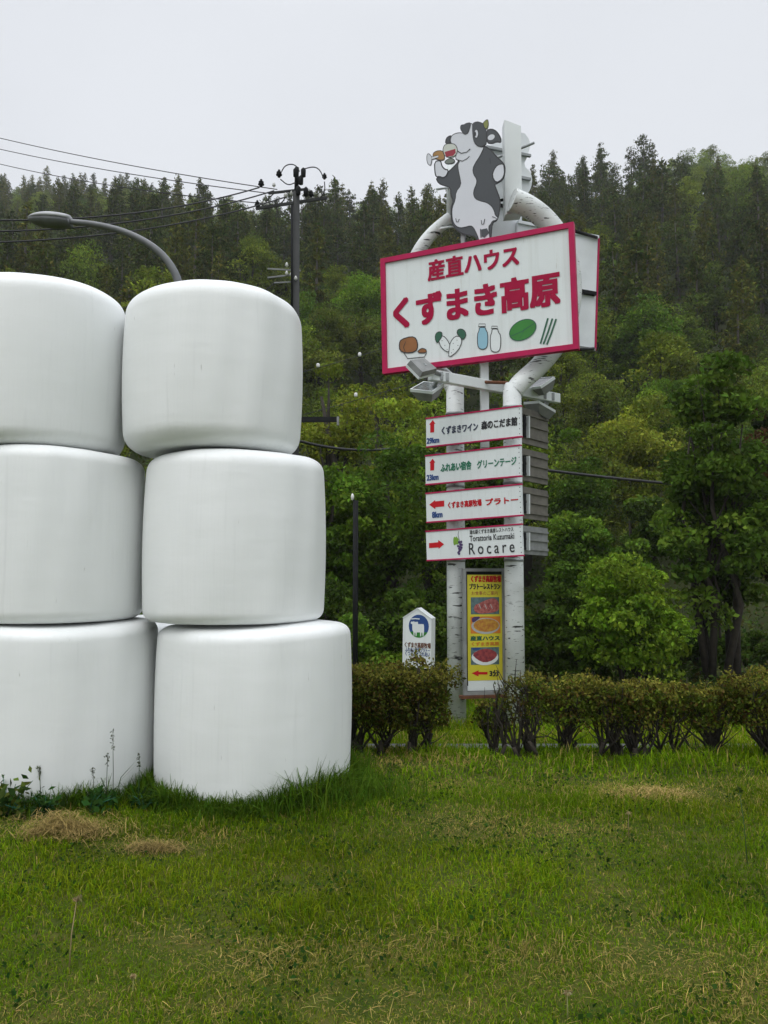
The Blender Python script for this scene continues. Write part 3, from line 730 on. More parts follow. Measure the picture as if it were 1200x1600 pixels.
def d4(o, F):
    m = MB(); m.poly(F.many([(78, 740), (185, 729), (185, 703), (254, 752), (190, 807), (190, 790), (78, 798)]), YT, M_scar); m.build('arrow', o)
    m = MB(); m.poly(smooth(F.many([(362, 690), (372, 662), (392, 675), (402, 655), (412, 680), (428, 690), (420, 730), (426, 755), (395, 752), (372, 770), (362, 740)]), 1), YT, M_lime)
    for x, y in ((430, 730), (455, 725), (445, 755), (462, 760), (418, 775), (440, 782), (458, 792), (430, 805), (448, 815), (432, 835), (422, 852), (430, 865)): m.poly(ell(*F((x, y)), .0165, .0165, 10), YT - .0004 - .00003 * (x % 7), M_violet)
    m.stroke(F.many([(425, 600), (418, 640), (430, 690), (440, 720)]), .006, YT - .0006, M_black); m.build('grapes_emblem', o)
    line(o, '道の駅くずまき高原レストハウス', F.box((555, 638), (1066, 548)), YT, M_black, .02); line(o, 'Torattoria Kuzumaki', F.box((555, 722), (1075, 616)), YT, M_black, .02)
    line(o, 'Rocare', F.box((548, 876), (1076, 706)), YT, M_black, .008)
p1 = panel('topmost long white direction sign, dark writing, up arrow and 29km', 1.094, 3.222, .34, ZP['1'], d1)
panel('second long white direction sign, green writing, up arrow and 23km', 1.084, 2.74, .92, ZP['1'], d2)
panel('third long white direction sign, red writing and left arrow', 1.091, 2.261, 1.68, ZP['3'], d3)
panel('lowest long white direction sign, right arrow and grape emblem', 1.091, 1.778, 2.2, ZP['3'], d4)
for i, (cy0, cy1, dark) in enumerate(((640, 700, 1), (703, 757, 1), (762, 815, 1), (822, 870, 0))):
    a = at(812, (cy0 + cy1) / 2, 10.25); b = at(856, (cy0 + cy1) / 2 - 2, 10.75); hgt_ = (cy1 - cy0 - 4) / FPX * 10.5
    yaw = math.degrees(math.atan2(b.y - a.y, b.x - a.x))
    o = thing('direction_sign', ['topmost', 'second', 'third', 'lowest and palest'][i] + ' rear panel seen from its dark back, right of the posts', 'direction sign', tuple((a + b) / 2), yr(yaw, -1.5), 'rear faces of the direction signs')
    L = (b - a).length; bm = M_panelback if dark else M_greymetal
    m = MB(); m.box((0, .02, 0), (L, .035, hgt_), bm); m.build('panel', o)
    m = MB()
    for v in (-.3, .03, .33): m.box((0, -.008, v * hgt_), (L - .02, .02, .03), bm)
    m.build('rib', o)
    m = MB(); m.box((-L * .28, -.03, -.02), (.025, .05, hgt_ * .62), M_white); m.box((-L * .28 - .075, -.02, -.02), (.05, .03, hgt_ * .6), M_darksteel); m.build('post_bracket', o)

# ------------------------------------------------------------------ banner frame
ban = thing('banner_frame', 'tall narrow grey frame with a yellow food banner, fixed between the two birch posts', 'banner', (1.249, 9.95, .687), yr(10, 0))
m = MB(); rect_frame(m, .545, 1.556, .038, -.02, .05, M_greymetal); m.build('frame', ban)
m = MB(); m.box((0, .032, 0), (.47, .02, 1.47), M_darksteel); m.build('backing', ban)
m = MB(); m.box((0, 0, -.80), (.64, .10, .035), M_rust); m.build('ledge', ban)
FN = Face(ban)
def B(x0, y0, x1, y1): a, b = FN((x0, y1)), FN((x1, y0)); return [(a[0], a[1]), (b[0], a[1]), (b[0], b[1]), (a[0], b[1])]
m = MB(); m.box((0, .016, -.70), (.44, .008, .06), M_white)
q = B(732, 898, 784, 1078); m.poly(q, .010, M_white); q = B(731.5, 898, 784, 1064); m.poly(q, .008, M_yellow)
m.build('banner_sheet', ban)
yb = .0065
for bd, bl, tr, mt_, bo in (('くずまき高原牧場', (736, 910), (783, 899), M_scar, .04), ('プラトーレストラン', (733.5, 921), (782, 911.5), M_black, .045), ('お食事のご案内', (737, 930), (778, 923.5), M_wine, 0), ('産直ハウス', (735, 1001.5), (781, 993), M_dkgreen, .05), ('くずまき高原', (737, 1009.5), (780, 1002.5), M_orange, .03), ('3分', (765, 1057.5), (780, 1046.5), M_black, .05)):
    line(ban, bd, FN.box(bl, tr), yb, mt_, bo)
m = MB(); m.poly(FN.many([(737, 1052), (748, 1047.5), (748, 1050), (762, 1050), (762, 1054), (748, 1054), (748, 1057)]), yb, M_scar); m.build('arrow', ban)
m = MB(); M_plate = paint('plate_grey', (.42, .43, .42), .5, .2, 30); M_meat = paint('meat_pink', (.45, .14, .12), .5, .5, 28, dirt=(.20, .03, .03)); M_meat2 = paint('meat_red', (.32, .05, .05), .5, .4, 25, dirt=(.14, .015, .03)); M_cheese = paint('pizza_gold', (.50, .27, .03), .5, .4, 24, dirt=(.34, .10, .02)); M_teal = paint('dish_teal', (.10, .17, .18), .5, .5, 25)
m.poly(B(736, 933, 780, 960), yb, M_teal); m.poly(smooth(FN.many([(739, 948), (752, 941), (764, 936), (774, 934), (780, 942), (780, 954), (768, 958), (744, 959)]), 1), yb - .001, M_meat)
for k in range(6): m.stroke(FN.many([(744 + 4.5 * k, 944), (747 + 4.5 * k, 951)]), .009, yb - .002, M_plate if k % 2 else M_meat2)
m.poly(B(735.5, 963, 782, 990), yb, M_orange); m.poly(ell(*FN((759, 978)), .185, .10, 22), yb - .001, M_plate); m.poly(ell(*FN((760, 977)), .165, .082, 22), yb - .0018, M_cheese)
m.poly(smooth(FN.many([(737, 964), (752, 963), (746, 969), (738, 974)]), 1), yb - .0025, M_violet)
m.poly(B(736, 1011, 780, 1039), yb, M_teal); m.poly(ell(*FN((758, 1027)), .172, .098, 22), yb - .001, M_white); m.poly(smooth(FN.many([(737, 1022), (750, 1015), (764, 1013), (779, 1021), (772, 1031), (758, 1036), (746, 1031)]), 1), yb - .0018, M_meat2)
m.poly(smooth(FN.many([(737, 1012), (752, 1012), (750, 1015), (740, 1017)]), 1), yb - .0025, M_blue)
m.build('food_pictures', ban)

# ------------------------------------------------------------------ house-shaped farm sign
fs = thing('farm_sign', 'small white house-shaped sign with a round blue cow emblem, standing behind the hedge', 'sign', (.386, 9.4, .60), yr(-20, -1.0))
m = MB(); w2, hb, ht = .175, -.30, .275
m.poly([(-w2, hb), (w2, hb), (w2, ht), (0, ht + .115), (-w2, ht)], 0, M_face, .16); m.build('panel', fs)
m = MB()
for a, b in (((-w2 - .002, ht + .004), (0, ht + .121)), ((0, ht + .121), (w2 + .002, ht + .004))):
    dx, dz = b[0] - a[0], b[1] - a[1]; L = math.hypot(dx, dz)
    m.box(((a[0] + b[0]) / 2, .075, (a[1] + b[1]) / 2), (L, .165, .008), M_white, Matrix.Rotation(-math.atan2(dz, dx), 4, 'Y'))
m.build('roof_trim', fs)
m = MB()
for u in (-.11, .11): m.box((u, .08, -.85), (.05, .05, 1.1), M_darksteel)
m.box((0, .08, -.315), (.34, .10, .03), M_darksteel); m.build('leg_frame', fs)
FS = Face(fs, zo(620, 940, 14.55))
c = FS((500, 558)); m = MB(); m.poly(ell(c[0], c[1], .124, .134, 28), -.001, M_blue)
g = [p for p in ell(c[0], c[1], .124, .134, 60) if p[1] < c[1] - .055]; g.sort(key=lambda p: p[0]); m.poly(g, -.002, M_leafgreen)
cowp = [(318, 470), (335, 452), (370, 458), (395, 440), (400, 462), (480, 458), (485, 510), (610, 512), (622, 560), (620, 690), (605, 790), (590, 790), (582, 705), (560, 705), (556, 790), (535, 790), (530, 700), (455, 700), (448, 785), (430, 785), (425, 705), (405, 705), (400, 780), (385, 780), (378, 690), (355, 640), (352, 510), (322, 502)]
m.poly(FS.many(cowp), -.003, M_white); m.stroke(FS.many([(330, 395), (420, 385), (520, 395)]), .012, -.003, M_white); m.build('round_emblem', fs)
line(fs, 'くずまき高原牧場', FS.box((178, 1040), (775, 942)), -.001, M_rust, .03); line(fs, 'ふれあい牧場プラトー', FS.box((192, 1136), (755, 1064)), -.001, M_blue, .02)
line(fs, 'くつろぎとふれあい', FS.box((192, 1226), (755, 1150)), -.001, M_blue, .02); m = MB(); m.poly(ell(*FS((480, 1318)), .10, .028, 20), -.001, M_rust); m.build('red_badge', fs)

# ------------------------------------------------------------------ street lamp
lz = hz(-3.0, 12)
lamp = thing('street_lamp', 'street lamp with a long flat head on a curved arm, rising behind the bale stacks', 'street lamp', (at(285, 450, 12).x, 12, lz)); Li = lamp.matrix_basis.inverted()
pts = [(at(285, 450, 12).x, 12, lz), tuple(at(285, 560, 12)), tuple(at(283, 455, 12)), tuple(at(272, 420, 12)), tuple(at(245, 388, 12)), tuple(at(200, 363, 12)), tuple(at(150, 350, 12)), tuple(at(105, 346, 12))]
q = crv([Li @ Vector(p) for p in pts[1:]], 2); m = MB(); m.tube([Li @ Vector(pts[0])] + q, [.085, .07] + [.07 - .03 * i / len(q) for i in range(1, len(q))], M_lampgrey, 14); m.build('pole', lamp)
h0, h1 = Li @ at(110, 345, 12), Li @ at(45, 341, 12); ax = (h1 - h0).normalized(); L = (h1 - h0).length
def pod(n_, z0, flat, mat, s=1.0):
    m = MB(); P = []; rr = []
    for k in range(13):
        t = k / 12; P.append(h0 + ax * L * t); rr.append(max(.012, 0.17 * s * (math.sin(math.pi * min(1, .18 + t * .8)) ** .5)))
    n = 16; vs = []; fs_ = []
    side = Vector((0, 1, 0)); up = ax.cross(side).normalized()
    if up.z < 0: up = -up
    for p, r_ in zip(P, rr):
        for a in range(n):
            an = 2 * math.pi * a / n; zc = math.sin(an); zc = zc * (flat[0] if zc > 0 else flat[1])
            vs.append(p + side * math.cos(an) * r_ * 1.1 + up * (zc * r_ + z0))
    for i in range(12):
        for a in range(n): fs_.append((i * n + a, i * n + (a + 1) % n, (i + 1) * n + (a + 1) % n, (i + 1) * n + a))
    fs_ += [tuple(range(n))[::-1], tuple(12 * n + a for a in range(n))]
    m.add(vs, fs_, mat, True); return m.build(n_, lamp)
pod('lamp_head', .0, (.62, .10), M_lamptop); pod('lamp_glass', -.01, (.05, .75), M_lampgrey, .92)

# ------------------------------------------------------------------ utility pole and its wires
UY = 18.0; ux = at(463, 400, UY).x; uz = hz(ux, UY)
up_ = thing('utility_pole', 'grey concrete utility pole with crossarms, rising behind the right bale stack', 'utility pole', (ux, UY, uz)); Ui = up_.matrix_basis.inverted()
def U(px, py, Y=UY): return Ui @ at(px, py, Y)
m = MB(); m.tube([(0, 0, -.2), U(463, 300)], [.115, .08], M_concrete, 14); m.tube([U(463, 300), U(464, 262)], .05, M_darksteel, 10); m.build('pole', up_)
m = MB(); m.tube([U(456, 485, UY - .12), U(456, 320, UY - .12)], .026, M_darksteel, 8); m.build('conduit', up_)
def arm(a, b, w_=.05, mat=M_greymetal):
    m = MB(); a, b = U(*a), U(*b); d = b - a
    m.box((a + b) / 2, (d.length, w_, w_), mat, d.to_track_quat('X', 'Z').to_matrix().to_4x4()); return m.build('crossarm', up_)
arm((400, 326, 17.6), (511, 309, 18.3), .06, M_concrete); arm((420, 302, 17.7), (475, 296, 18.2), .05, M_concrete); arm((418, 420, 17.9), (470, 423, 18.0), .035); arm((418, 434, 17.9), (468, 428, 18.0), .035); arm((428, 442, 17.9), (466, 440, 18.0), .03)
insr = [(0, 0), (.03, 0), (.03, .03), (.065, .045), (.065, .06), (.03, .075), (.055, .095), (.055, .11), (.025, .13), (.025, .16), (.001, .165)]
def insul(px, py, Y, s=1.0, mat=M_porcelain):
    m = MB(); m.lathe([(r_ * s + .0005, z * s) for r_, z in insr], mat, 12, U(px, py, Y)); m.build('insulator', up_)
for px, py, Y in ((446, 308, 17.9), (455, 305, 18), (500, 309, 18.2), (413, 321, 17.7), (418, 322, 17.7), (428, 292, 17.8), (448, 417, 17.9), (448, 430, 17.9), (455, 432, 17.95), (462, 438, 17.9)): insul(px, py, Y, .65)
for px, py, Y, s in ((436, 277, 17.8, 1.1), (507, 280, 18.2, .9), (408, 292, 17.7, 1.1), (486, 308, 18.2, 1.0), (402, 324, 17.6, 1.0)): insul(px, py, Y, s, M_darksteel)
m = MB()
for px, py in ((474, 270), (470, 282), (466, 298), (478, 300), (462, 270)): m.lathe([(.01, -.11), (.055, -.09), (.06, .07), (.02, .12)], M_darksteel, 10, U(px, py, 17.9))
m.build('cutout_switches', up_)
m = MB()
for P in ([(440, 268), (445, 259), (455, 256), (463, 259), (468, 268)], [(475, 264), (490, 260), (500, 265), (506, 280)], [(438, 280), (450, 290), (462, 285)], [(430, 300), (420, 310), (412, 322)], [(446, 308), (440, 318), (425, 322)], [(500, 309), (508, 300), (507, 284)]):
    m = MB(); m.tube(crv([U(x, y, 17.9) for x, y in P], 2), .013, M_cable, 6); m.build('jumper_wire', up_)
m = MB(); a, b = U(466, 653), U(528, 658); m.box((a + b) / 2, ((b - a).length, .06, .12), M_darksteel); m.box(b, (.05, .08, .2), M_greymetal); m.build('side_arm', up_)

def wire(label, a, b, sag, r_=.013, name='power_line', group='overhead power lines left of the pole', via=None):
    a, b = Vector(a), Vector(b); P = []
    for k in range(25):
        t = k / 24; P.append(a.lerp(b, t) - Vector((0, 0, sag * 4 * t * (1 - t))))
    m = MB(); m.tube(P, r_, M_cable, 6); o = m.build(name); return tag(o, label, 'cable', group)
wire('highest thin power line running down from the left edge of the sky', at(-60, 201, 24), at(433, 296, 17.9), .12, .011)
wire('second power line from the top, crossing the sky on the left', at(-60, 219, 25), at(428, 303, 17.9), .14, .011)
wire('third power line from the top, grazing the left ridge', at(-60, 241, 26), at(412, 318, 17.8), .2, .011)
wire('dark power line rising from the left edge to the upper crossarm, above the lamp', at(-60, 343, 13), at(405, 293, 17.7), .25, .016)
wire('dark power line rising from the left edge, just behind the lamp head', at(-60, 362, 13), at(428, 298, 17.8), .25, .016)
wire('lowest dark power line rising from the left edge, below the lamp head', at(-60, 380, 13), at(446, 308, 17.9), .25, .016)
wire('thick black cable sagging from the pole to behind the direction signs', at(460, 687, 18), at(612, 701, 20), .12, .035, 'telephone_cable', 'telephone cables')
wire('thick black cable behind the second direction sign', at(612, 701, 20), at(842, 733, 21), -.03, .035, 'telephone_cable', 'telephone cables')
wire('thick black cable running right from the rear panels into the leafy tree', at(842, 733, 21), at(1240, 768, 22), .08, .042, 'telephone_cable', 'telephone cables')
wire('thin guy wire carrying two white insulators beside the top right bale', at(440, 590, 18), at(620, 538, 19), .02, .008, 'guy_wire', 'guy wires')
wire('thin guy wire carrying one white insulator below the big board corner', at(460, 652, 18), at(690, 585, 19), .02, .008, 'guy_wire', 'guy wires')
for lb, px, py, Y in (('left one of two white insulators beside the top right bale', 497, 571, 18.3), ('white insulator left of the big board edge', 562, 554, 18.6), ('lone white insulator on the lower guy wire', 556, 617, 18.4)):
    m = MB(); m.lathe([(.002, -.055), (.03, -.045), (.045, -.015), (.036, .0), (.045, .015), (.03, .045), (.002, .055)], M_porcelain, 14); o = m.build('line_insulator'); o.location = at(px, py, Y); tag(o, lb, 'insulator', 'white insulators on guy wires')

bp_ = at(555, 1060, 12.5); bz = hz(bp_.x, 12.5)
bpole = thing('steel_post', 'thin black steel post with a small white lamp on top, just right of the bales', 'post', (bp_.x, 12.5, bz))
m = MB(); zt = at(555, 782, 12.5).z - bz; m.tube([(0, 0, -.2), (0, 0, zt)], .042, M_darksteel, 12); m.build('pole', bpole)
m = MB(); m.lathe([(.005, zt + .02), (.02, zt + .03), (.028, zt + .08), (.016, zt + .12), (.004, zt + .13)], M_porcelain, 12, (-.05, 0, -.02)); m.tube([(0, 0, zt - .02), (-.05, 0, zt + .02)], .015, M_darksteel, 8); m.build('cap_lamp', bpole)

# ------------------------------------------------------------------ clipped hedge of azalea-like shrubs
AZ = [(.085, .125, .012), (.065, .10, .011), (.11, .135, .016), (.08, .055, .013), (.05, .07, .011), (.07, .045, .012), (.12, .125, .02)]
def hedge_shrub(label, px, base_py, top_py, wpx, Y, dens, seed, twig=0.0):
    rg = np.random.default_rng(seed); p = at(px, base_py, Y); x = p.x; z = hz(x, Y)
    root = thing('hedge_shrub', label, 'shrub', (x, Y, z), group='clipped shrubs of the hedge in front of the signpost')
    Hh = at(px, top_py, Y).z - z; rx = (.9 if twig else 1.2 if px < 690 else 1.08) * wpx / 2 * Y / FPX; n = int(dens)
    st = MB(); tips = []
    for t_ in range(3):
        bx_ = Vector((rg.normal() * rx * .30, rg.normal() * .05, -.06)); tl = bx_ + Vector((rg.normal() * .06, rg.normal() * .03, Hh * (.18 + .16 * rg.random())))
        k_ = .75 + .4 * rg.random(); st.tube([bx_, bx_.lerp(tl, .5) + Vector((rg.normal() * .018, 0, 0)), tl], [.026 * k_, .02 * k_, .017 * k_], M_bark, 7)
        for k in range(rg.integers(4, 7)):
            a = rg.random() * 6.28; b = bx_.lerp(tl, .35 + .6 * rg.random()); e = Vector((bx_.x * .6 + math.cos(a) * rx * (.2 + .6 * rg.random()), math.sin(a) * rx * .8 * (.3 + .6 * rg.random()), Hh * (.5 + .4 * rg.random())))
            mid = b.lerp(e, .5) + Vector((.06 * (e.x - b.x) + .03 * rg.normal(), .02 * rg.normal(), .03 * rg.normal()))
            st.tube([b, mid, e], [.012, .008, .003], M_bark, 5)
            for j in range(4):
                s0 = b.lerp(mid, rg.random()) if j < 2 else mid.lerp(e, rg.random()); e2 = s0 + Vector((rg.normal() * rx * .3, rg.normal() * rx * .25, Hh * (.10 + .28 * rg.random())))
                st.tube([s0, s0.lerp(e2, .5) + Vector(rg.normal(size=3) * .018), e2], [.006, .004, .0015], M_bark, 4)
    st.build('stems', root)
    n = int(n * (1.9 if px < 690 else 1.2)); u = unit(rg.normal(size=(n, 2))); rad = rg.random(n) ** .5
    zz = (.42 + .58 * rg.random(n)) if twig else ((.28 if px < 690 else .40) + (.72 if px < 690 else .60) * rg.random(n) ** .62)
    edge = np.clip(1.12 - np.abs(zz - .74) * .85, .35, 1); an = np.arctan2(u[:, 1], u[:, 0])
    lob = 1 + .16 * np.sin(3 * an + seed) + .12 * np.sin(7 * an + 2 * seed + 6 * zz) + .1 * np.sin(5 * an + seed + 14 * zz)
    P = np.zeros((n, 3)); P[:, 0] = u[:, 0] * rad * rx * 1.06 * edge * lob; P[:, 1] = u[:, 1] * rad * rx * .85 * edge
    top = Hh * (.72 + .26 * value_noise(P[:, 0] + 10, P[:, 1] + 10, seed, .16) + .16 * value_noise(P[:, 0] + 10, P[:, 1] + 10, seed + 9, .045))
    P[:, 2] = zz * top
    keep = value_noise(P[:, 0] + 20, P[:, 2] + 5, seed + 1, .06) + value_noise(P[:, 1] + 20, P[:, 2] + 9, seed + 2, .08) > (1.0 if twig else .76) - .35 * (zz - .6)
    P = P[keep]; cl = value_noise(P[:, 0] + 30, P[:, 2] * 2 + 30, seed + 3, .12)
    idx = np.clip((cl + .25 * rg.normal(size=len(P))) * len(AZ), 0, len(AZ) - 1).astype(int)
    tipc = (zz[keep] > .9) & (rg.random(len(P)) < .6)
    c = np.array(AZ)[idx]; c[tipc] = np.array([.19, .18, .03])
    c = np.clip(c * (1 + .25 * rg.normal(size=(len(P), 1))), .006, .5)
    link_mesh('foliage', quads_mesh('foliage', leaves(P, .032, rg, .5, .5), c, M_leaf), root)
hs_ = [
 ('dark dense hedge shrub half hidden behind the right bale stack', 548, 1168, 1042, 130, 6.62, 4200, 0),
 ('full hedge shrub of the taller left group, right of the bales', 606, 1168, 1028, 130, 6.62, 5200, 0),
 ('rounded hedge shrub ending the taller left group, on one leaning stem beside the left post', 654, 1172, 1036, 84, 6.52, 4300, 0),
 ('narrow hedge shrub with bare lower stems below the yellow banner', 770, 1175, 1078, 66, 6.48, 1500, 1),
 ('sparse twiggy hedge shrub in front of the right birch post', 820, 1174, 1050, 90, 6.48, 1500, 1),
 ('reddish hedge shrub right of the signpost, on forked stems', 882, 1172, 1056, 105, 6.48, 3300, 0),
 ('dark thick-based hedge shrub, second to the right of the signpost', 950, 1178, 1058, 105, 6.42, 3900, 0),
 ('hedge shrub on crooked stems left of the path opening', 1000, 1180, 1062, 90, 6.38, 3200, 0),
 ('hedge shrub with a bowed stem, path showing behind it', 1056, 1180, 1070, 88, 6.38, 2900, 0),
 ('yellowish hedge shrub on a stout upright trunk', 1112, 1182, 1066, 92, 6.34, 3200, 0),
 ('large hedge shrub rising highest at the right picture edge', 1184, 1190, 1048, 110, 6.25, 4200, 0),
 ('hedge shrub cut off beyond the right picture edge', 1262, 1192, 1058, 110, 6.22, 3200, 0),
 ('hedge shrub hidden behind the bale stacks', 478, 1168, 1045, 130, 6.9, 2600, 0)]
for i, a in enumerate(hs_): hedge_shrub(*a[:7], 100 + i, a[7])

# ------------------------------------------------------------------ nearer trees
G_dark = [(.055, .10, .012), (.072, .122, .014), (.043, .078, .011)]
G_mid = [(.085, .16, .014), (.11, .185, .017), (.066, .125, .013)]
G_bright = [(.125, .225, .017), (.16, .25, .02), (.10, .185, .017)]
G_yel = [(.19, .23, .02), (.16, .21, .02), (.22, .25, .028)]
G_olive = [(.12, .16, .02), (.15, .18, .023), (.095, .125, .017)]
def tree_px(label, px, top, Y, wpx, cols, seed, name='broadleaf_tree', cat='tree', **k):
    x = at(px, 900, Y).x; z = hz(x, Y); Hh = at(px, top, Y).z - z
    broadleaf(name, label, cat, (x, Y, z - .05), Hh, wpx / 2 * Y / FPX, cols, seed, **k)
tree_px('tall many-stemmed dark green tree filling the right edge of the picture', 1125, 508, 14, 236, [(.075, .135, .014), (.10, .165, .018), (.055, .10, .012)], 1, nclump=95, per=230, leaf=.115, low=.14, stems=6, shape=.62, crad=.24)
tree_px('leafy dark tree at the far right edge with reddish young tips, behind the many-stemmed tree', 1235, 585, 15.5, 190, [(.03, .055, .012), (.04, .07, .015), (.09, .05, .02)], 2, nclump=60, per=200, leaf=.115, low=.2, shape=.8, crad=.28)
tree_px('bright green bushy young tree right of the signpost, behind the hedge', 985, 855, 13, 235, [(.15, .26, .018), (.19, .29, .024), (.115, .21, .017)], 3, nclump=75, per=200, leaf=.085, low=.06, shape=.62, stems=3, crad=.24)
mid = [
 ('dark green maple behind the black steel post', 600, 648, 17, 230, G_mid, .13, 60),
 ('dark green tree half hidden behind the right bales, below the cable', 512, 690, 16, 170, G_mid, .13, 50),
 ('feathery yellow-green tree right of the top right bale', 528, 515, 24, 175, G_yel, .15, 55),
 ('feathery olive tree left of the big board, with an insulator before it', 618, 556, 26, 150, G_yel, .15, 50),
 ('bright green tree behind the floodlights, left of the post tops', 672, 612, 20, 130, G_bright, .14, 45),
 ('mid green tree seen between the tops of the two posts', 760, 605, 22, 120, G_mid, .14, 45),
 ('dark tree behind the direction signs', 745, 740, 16, 170, G_dark, .12, 55),
 ('mid green tree right of the rear panels, crossed by the cable', 905, 645, 25, 130, G_mid, .15, 50),
 ('yellow-green round tree right of the signpost at mid height', 985, 592, 29, 165, G_yel, .17, 60),
 ('dark leafy tree below the cable, right of the rear panels', 905, 770, 18, 150, G_mid, .13, 55),
 ('dark tree under the cable, left of the many-stemmed tree', 1000, 740, 20, 130, G_dark, .14, 45),
 ('pale green tree behind the top of the many-stemmed tree', 1055, 560, 33, 130, G_bright, .19, 50),
 ('olive tree right of the big board corner', 930, 565, 38, 150, G_olive, .2, 50),
 ('light green tree low on the hillside right of the big board', 1000, 492, 50, 160, [(.06, .095, .02), (.075, .11, .025)], .26, 55),
 ('bright green tree on the hillside left of the big board', 562, 425, 60, 150, G_bright, .3, 50),
 ('small olive tree on the hillside beside the utility pole', 520, 470, 50, 110, G_olive, .26, 40)]
for i, (lb, px, top, Y, wp, cols, lf, nc) in enumerate(mid):
    tree_px(lb, px, top, Y, wp, cols, 20 + i, nclump=nc, per=230 if Y < 30 else 260, leaf=lf * (.85 if Y < 30 else .62), low=.10 if Y < 30 else .12, shape=.7, crad=.3)
und = [('dark bush far behind the hedge, right of the posts', 850, 985, 19, 170, G_dark), ('dark bush far behind the right edge tree trunks', 1170, 985, 20, 220, G_dark), ('dark bush far behind the bright young tree', 1010, 985, 19.5, 200, G_dark), ('dark bush far behind the left birch post', 690, 985, 18, 200, G_dark), ('dark bush behind the gap between the posts', 770, 1000, 17.5, 120, G_dark), ('dark bush far behind the steel post', 560, 985, 18, 170, G_dark), ('dark bush behind the small house-shaped sign', 640, 880, 13.2, 150, G_dark), ('low green bush behind the hedge, beside the black steel post', 575, 940, 13, 110, G_mid), ('dark bush behind the left birch post', 722, 900, 13.5, 120, G_dark), ('dark bush right of the right birch post', 862, 895, 14, 130, G_dark), ('dark bush left of the bright young tree', 905, 960, 13.6, 110, G_dark), ('dark bush under the many-stemmed tree', 1085, 965, 15.8, 130, G_dark), ('dark bush at the foot of the right edge tree', 1190, 980, 16.5, 150, G_dark), ('dark bush behind the bright young tree', 1000, 930, 15, 160, G_dark), ('dark bush behind the banner frame', 770, 940, 14.5, 130, G_dark), ('dark bush behind the right bale stack', 505, 900, 14.5, 140, G_dark)]
for i, (lb, px, top, Y, wp, cols) in enumerate(und): tree_px(lb, px, top, Y, wp, cols, 60 + i, name='bush', cat='bush', nclump=34, per=190, leaf=.085, low=.03, shape=.85, stems=3, crad=.34)

# ------------------------------------------------------------------ the wooded hillside
C_pine = [(.052, .080, .014), (.068, .094, .016), (.042, .064, .013), (.085, .09, .018)]
C_larch = [(.095, .110, .018), (.115, .115, .02), (.078, .092, .016)]
protos = []
for k in range(5): protos.append(('pine', conifer('pine_tree', 'dark pine on the misty hillside', 'tree', 11.5 + k * .7, 2.3 + .3 * (k % 3), [.22, .32, .15, .28, .36][k], C_pine, 200 + k, 'dark pines on the misty hillside', ex=[.42, .5, .36, .55, .45][k], whorls=19, tuft=.50)))
for k in range(3): protos.append(('fir', conifer('fir_tree', 'pointed dark green fir on the misty hillside', 'tree', 12.0 + k, 1.9 + .2 * k, .15 + .08 * k, C_pine, 210 + k, 'pointed firs on the misty hillside', ex=.85, whorls=22, tuft=.46)))
for k in range(4): protos.append(('larch', conifer('larch_tree', 'brownish grey-green larch on the misty hillside', 'tree', 12.5 + k * .8, 2.1 + .25 * (k % 2), [.18, .28, .14, .32][k], C_larch, 220 + k, 'brownish larches on the misty hillside', whorls=23, tuft=.46)))
for k in range(5):
    r_ = broadleaf('hill_tree', 'light green broadleaf tree among the hillside conifers', 'tree', (0, 0, 0), 8.5 + k, 2.7 + .3 * (k % 3), [G_olive, G_mid, [(.13, .20, .018), (.16, .22, .022)], [(.10, .15, .018), (.09, .13, .018)], [(.18, .225, .022), (.15, .20, .02)]][k], 240 + k, nclump=46, per=120, leaf=.26, low=.12, shape=.75, group='broadleaf trees on the hillside', crad=.34)
    protos.append(('broad', r_))
kinds = {k: [p for q, p in protos if q == k] for k in ('pine', 'fir', 'larch', 'broad')}
used = set(); rgh = np.random.default_rng(77); cnt = {'pine': 0, 'fir': 0, 'larch': 0, 'broad': 0}
def plant(kind, x, y, s, idx=None):
    if cnt[kind] >= 296: return
    P = kinds[kind]; p = P[rgh.integers(len(P)) if idx is None else idx % len(P)]
    if p.name not in used: used.add(p.name); o = p
    else: o = copy_tree(p)
    cnt[kind] += 1
    o.matrix_basis = Matrix.Translation((x, y, hz(x, y) - .15)) @ Matrix.Rotation(rgh.random() * 6.28, 4, 'Z') @ Matrix.Diagonal((s * (.9 + .2 * rgh.random()), s * (.9 + .2 * rgh.random()), s, 1))
# green patches on the hill, in metres: (x, y, radius)
patch = [(-3, 62, 9), (-62, 150, 19), (-22, 130, 9), (70, 142, 12), (64, 134, 15), (56, 112, 11), (62, 98, 9), (40, 92, 6), (27, 46, 9), (-10, 48, 7), (16, 40, 7), (-46, 122, 7), (-28, 118, 6), (38, 60, 7)]
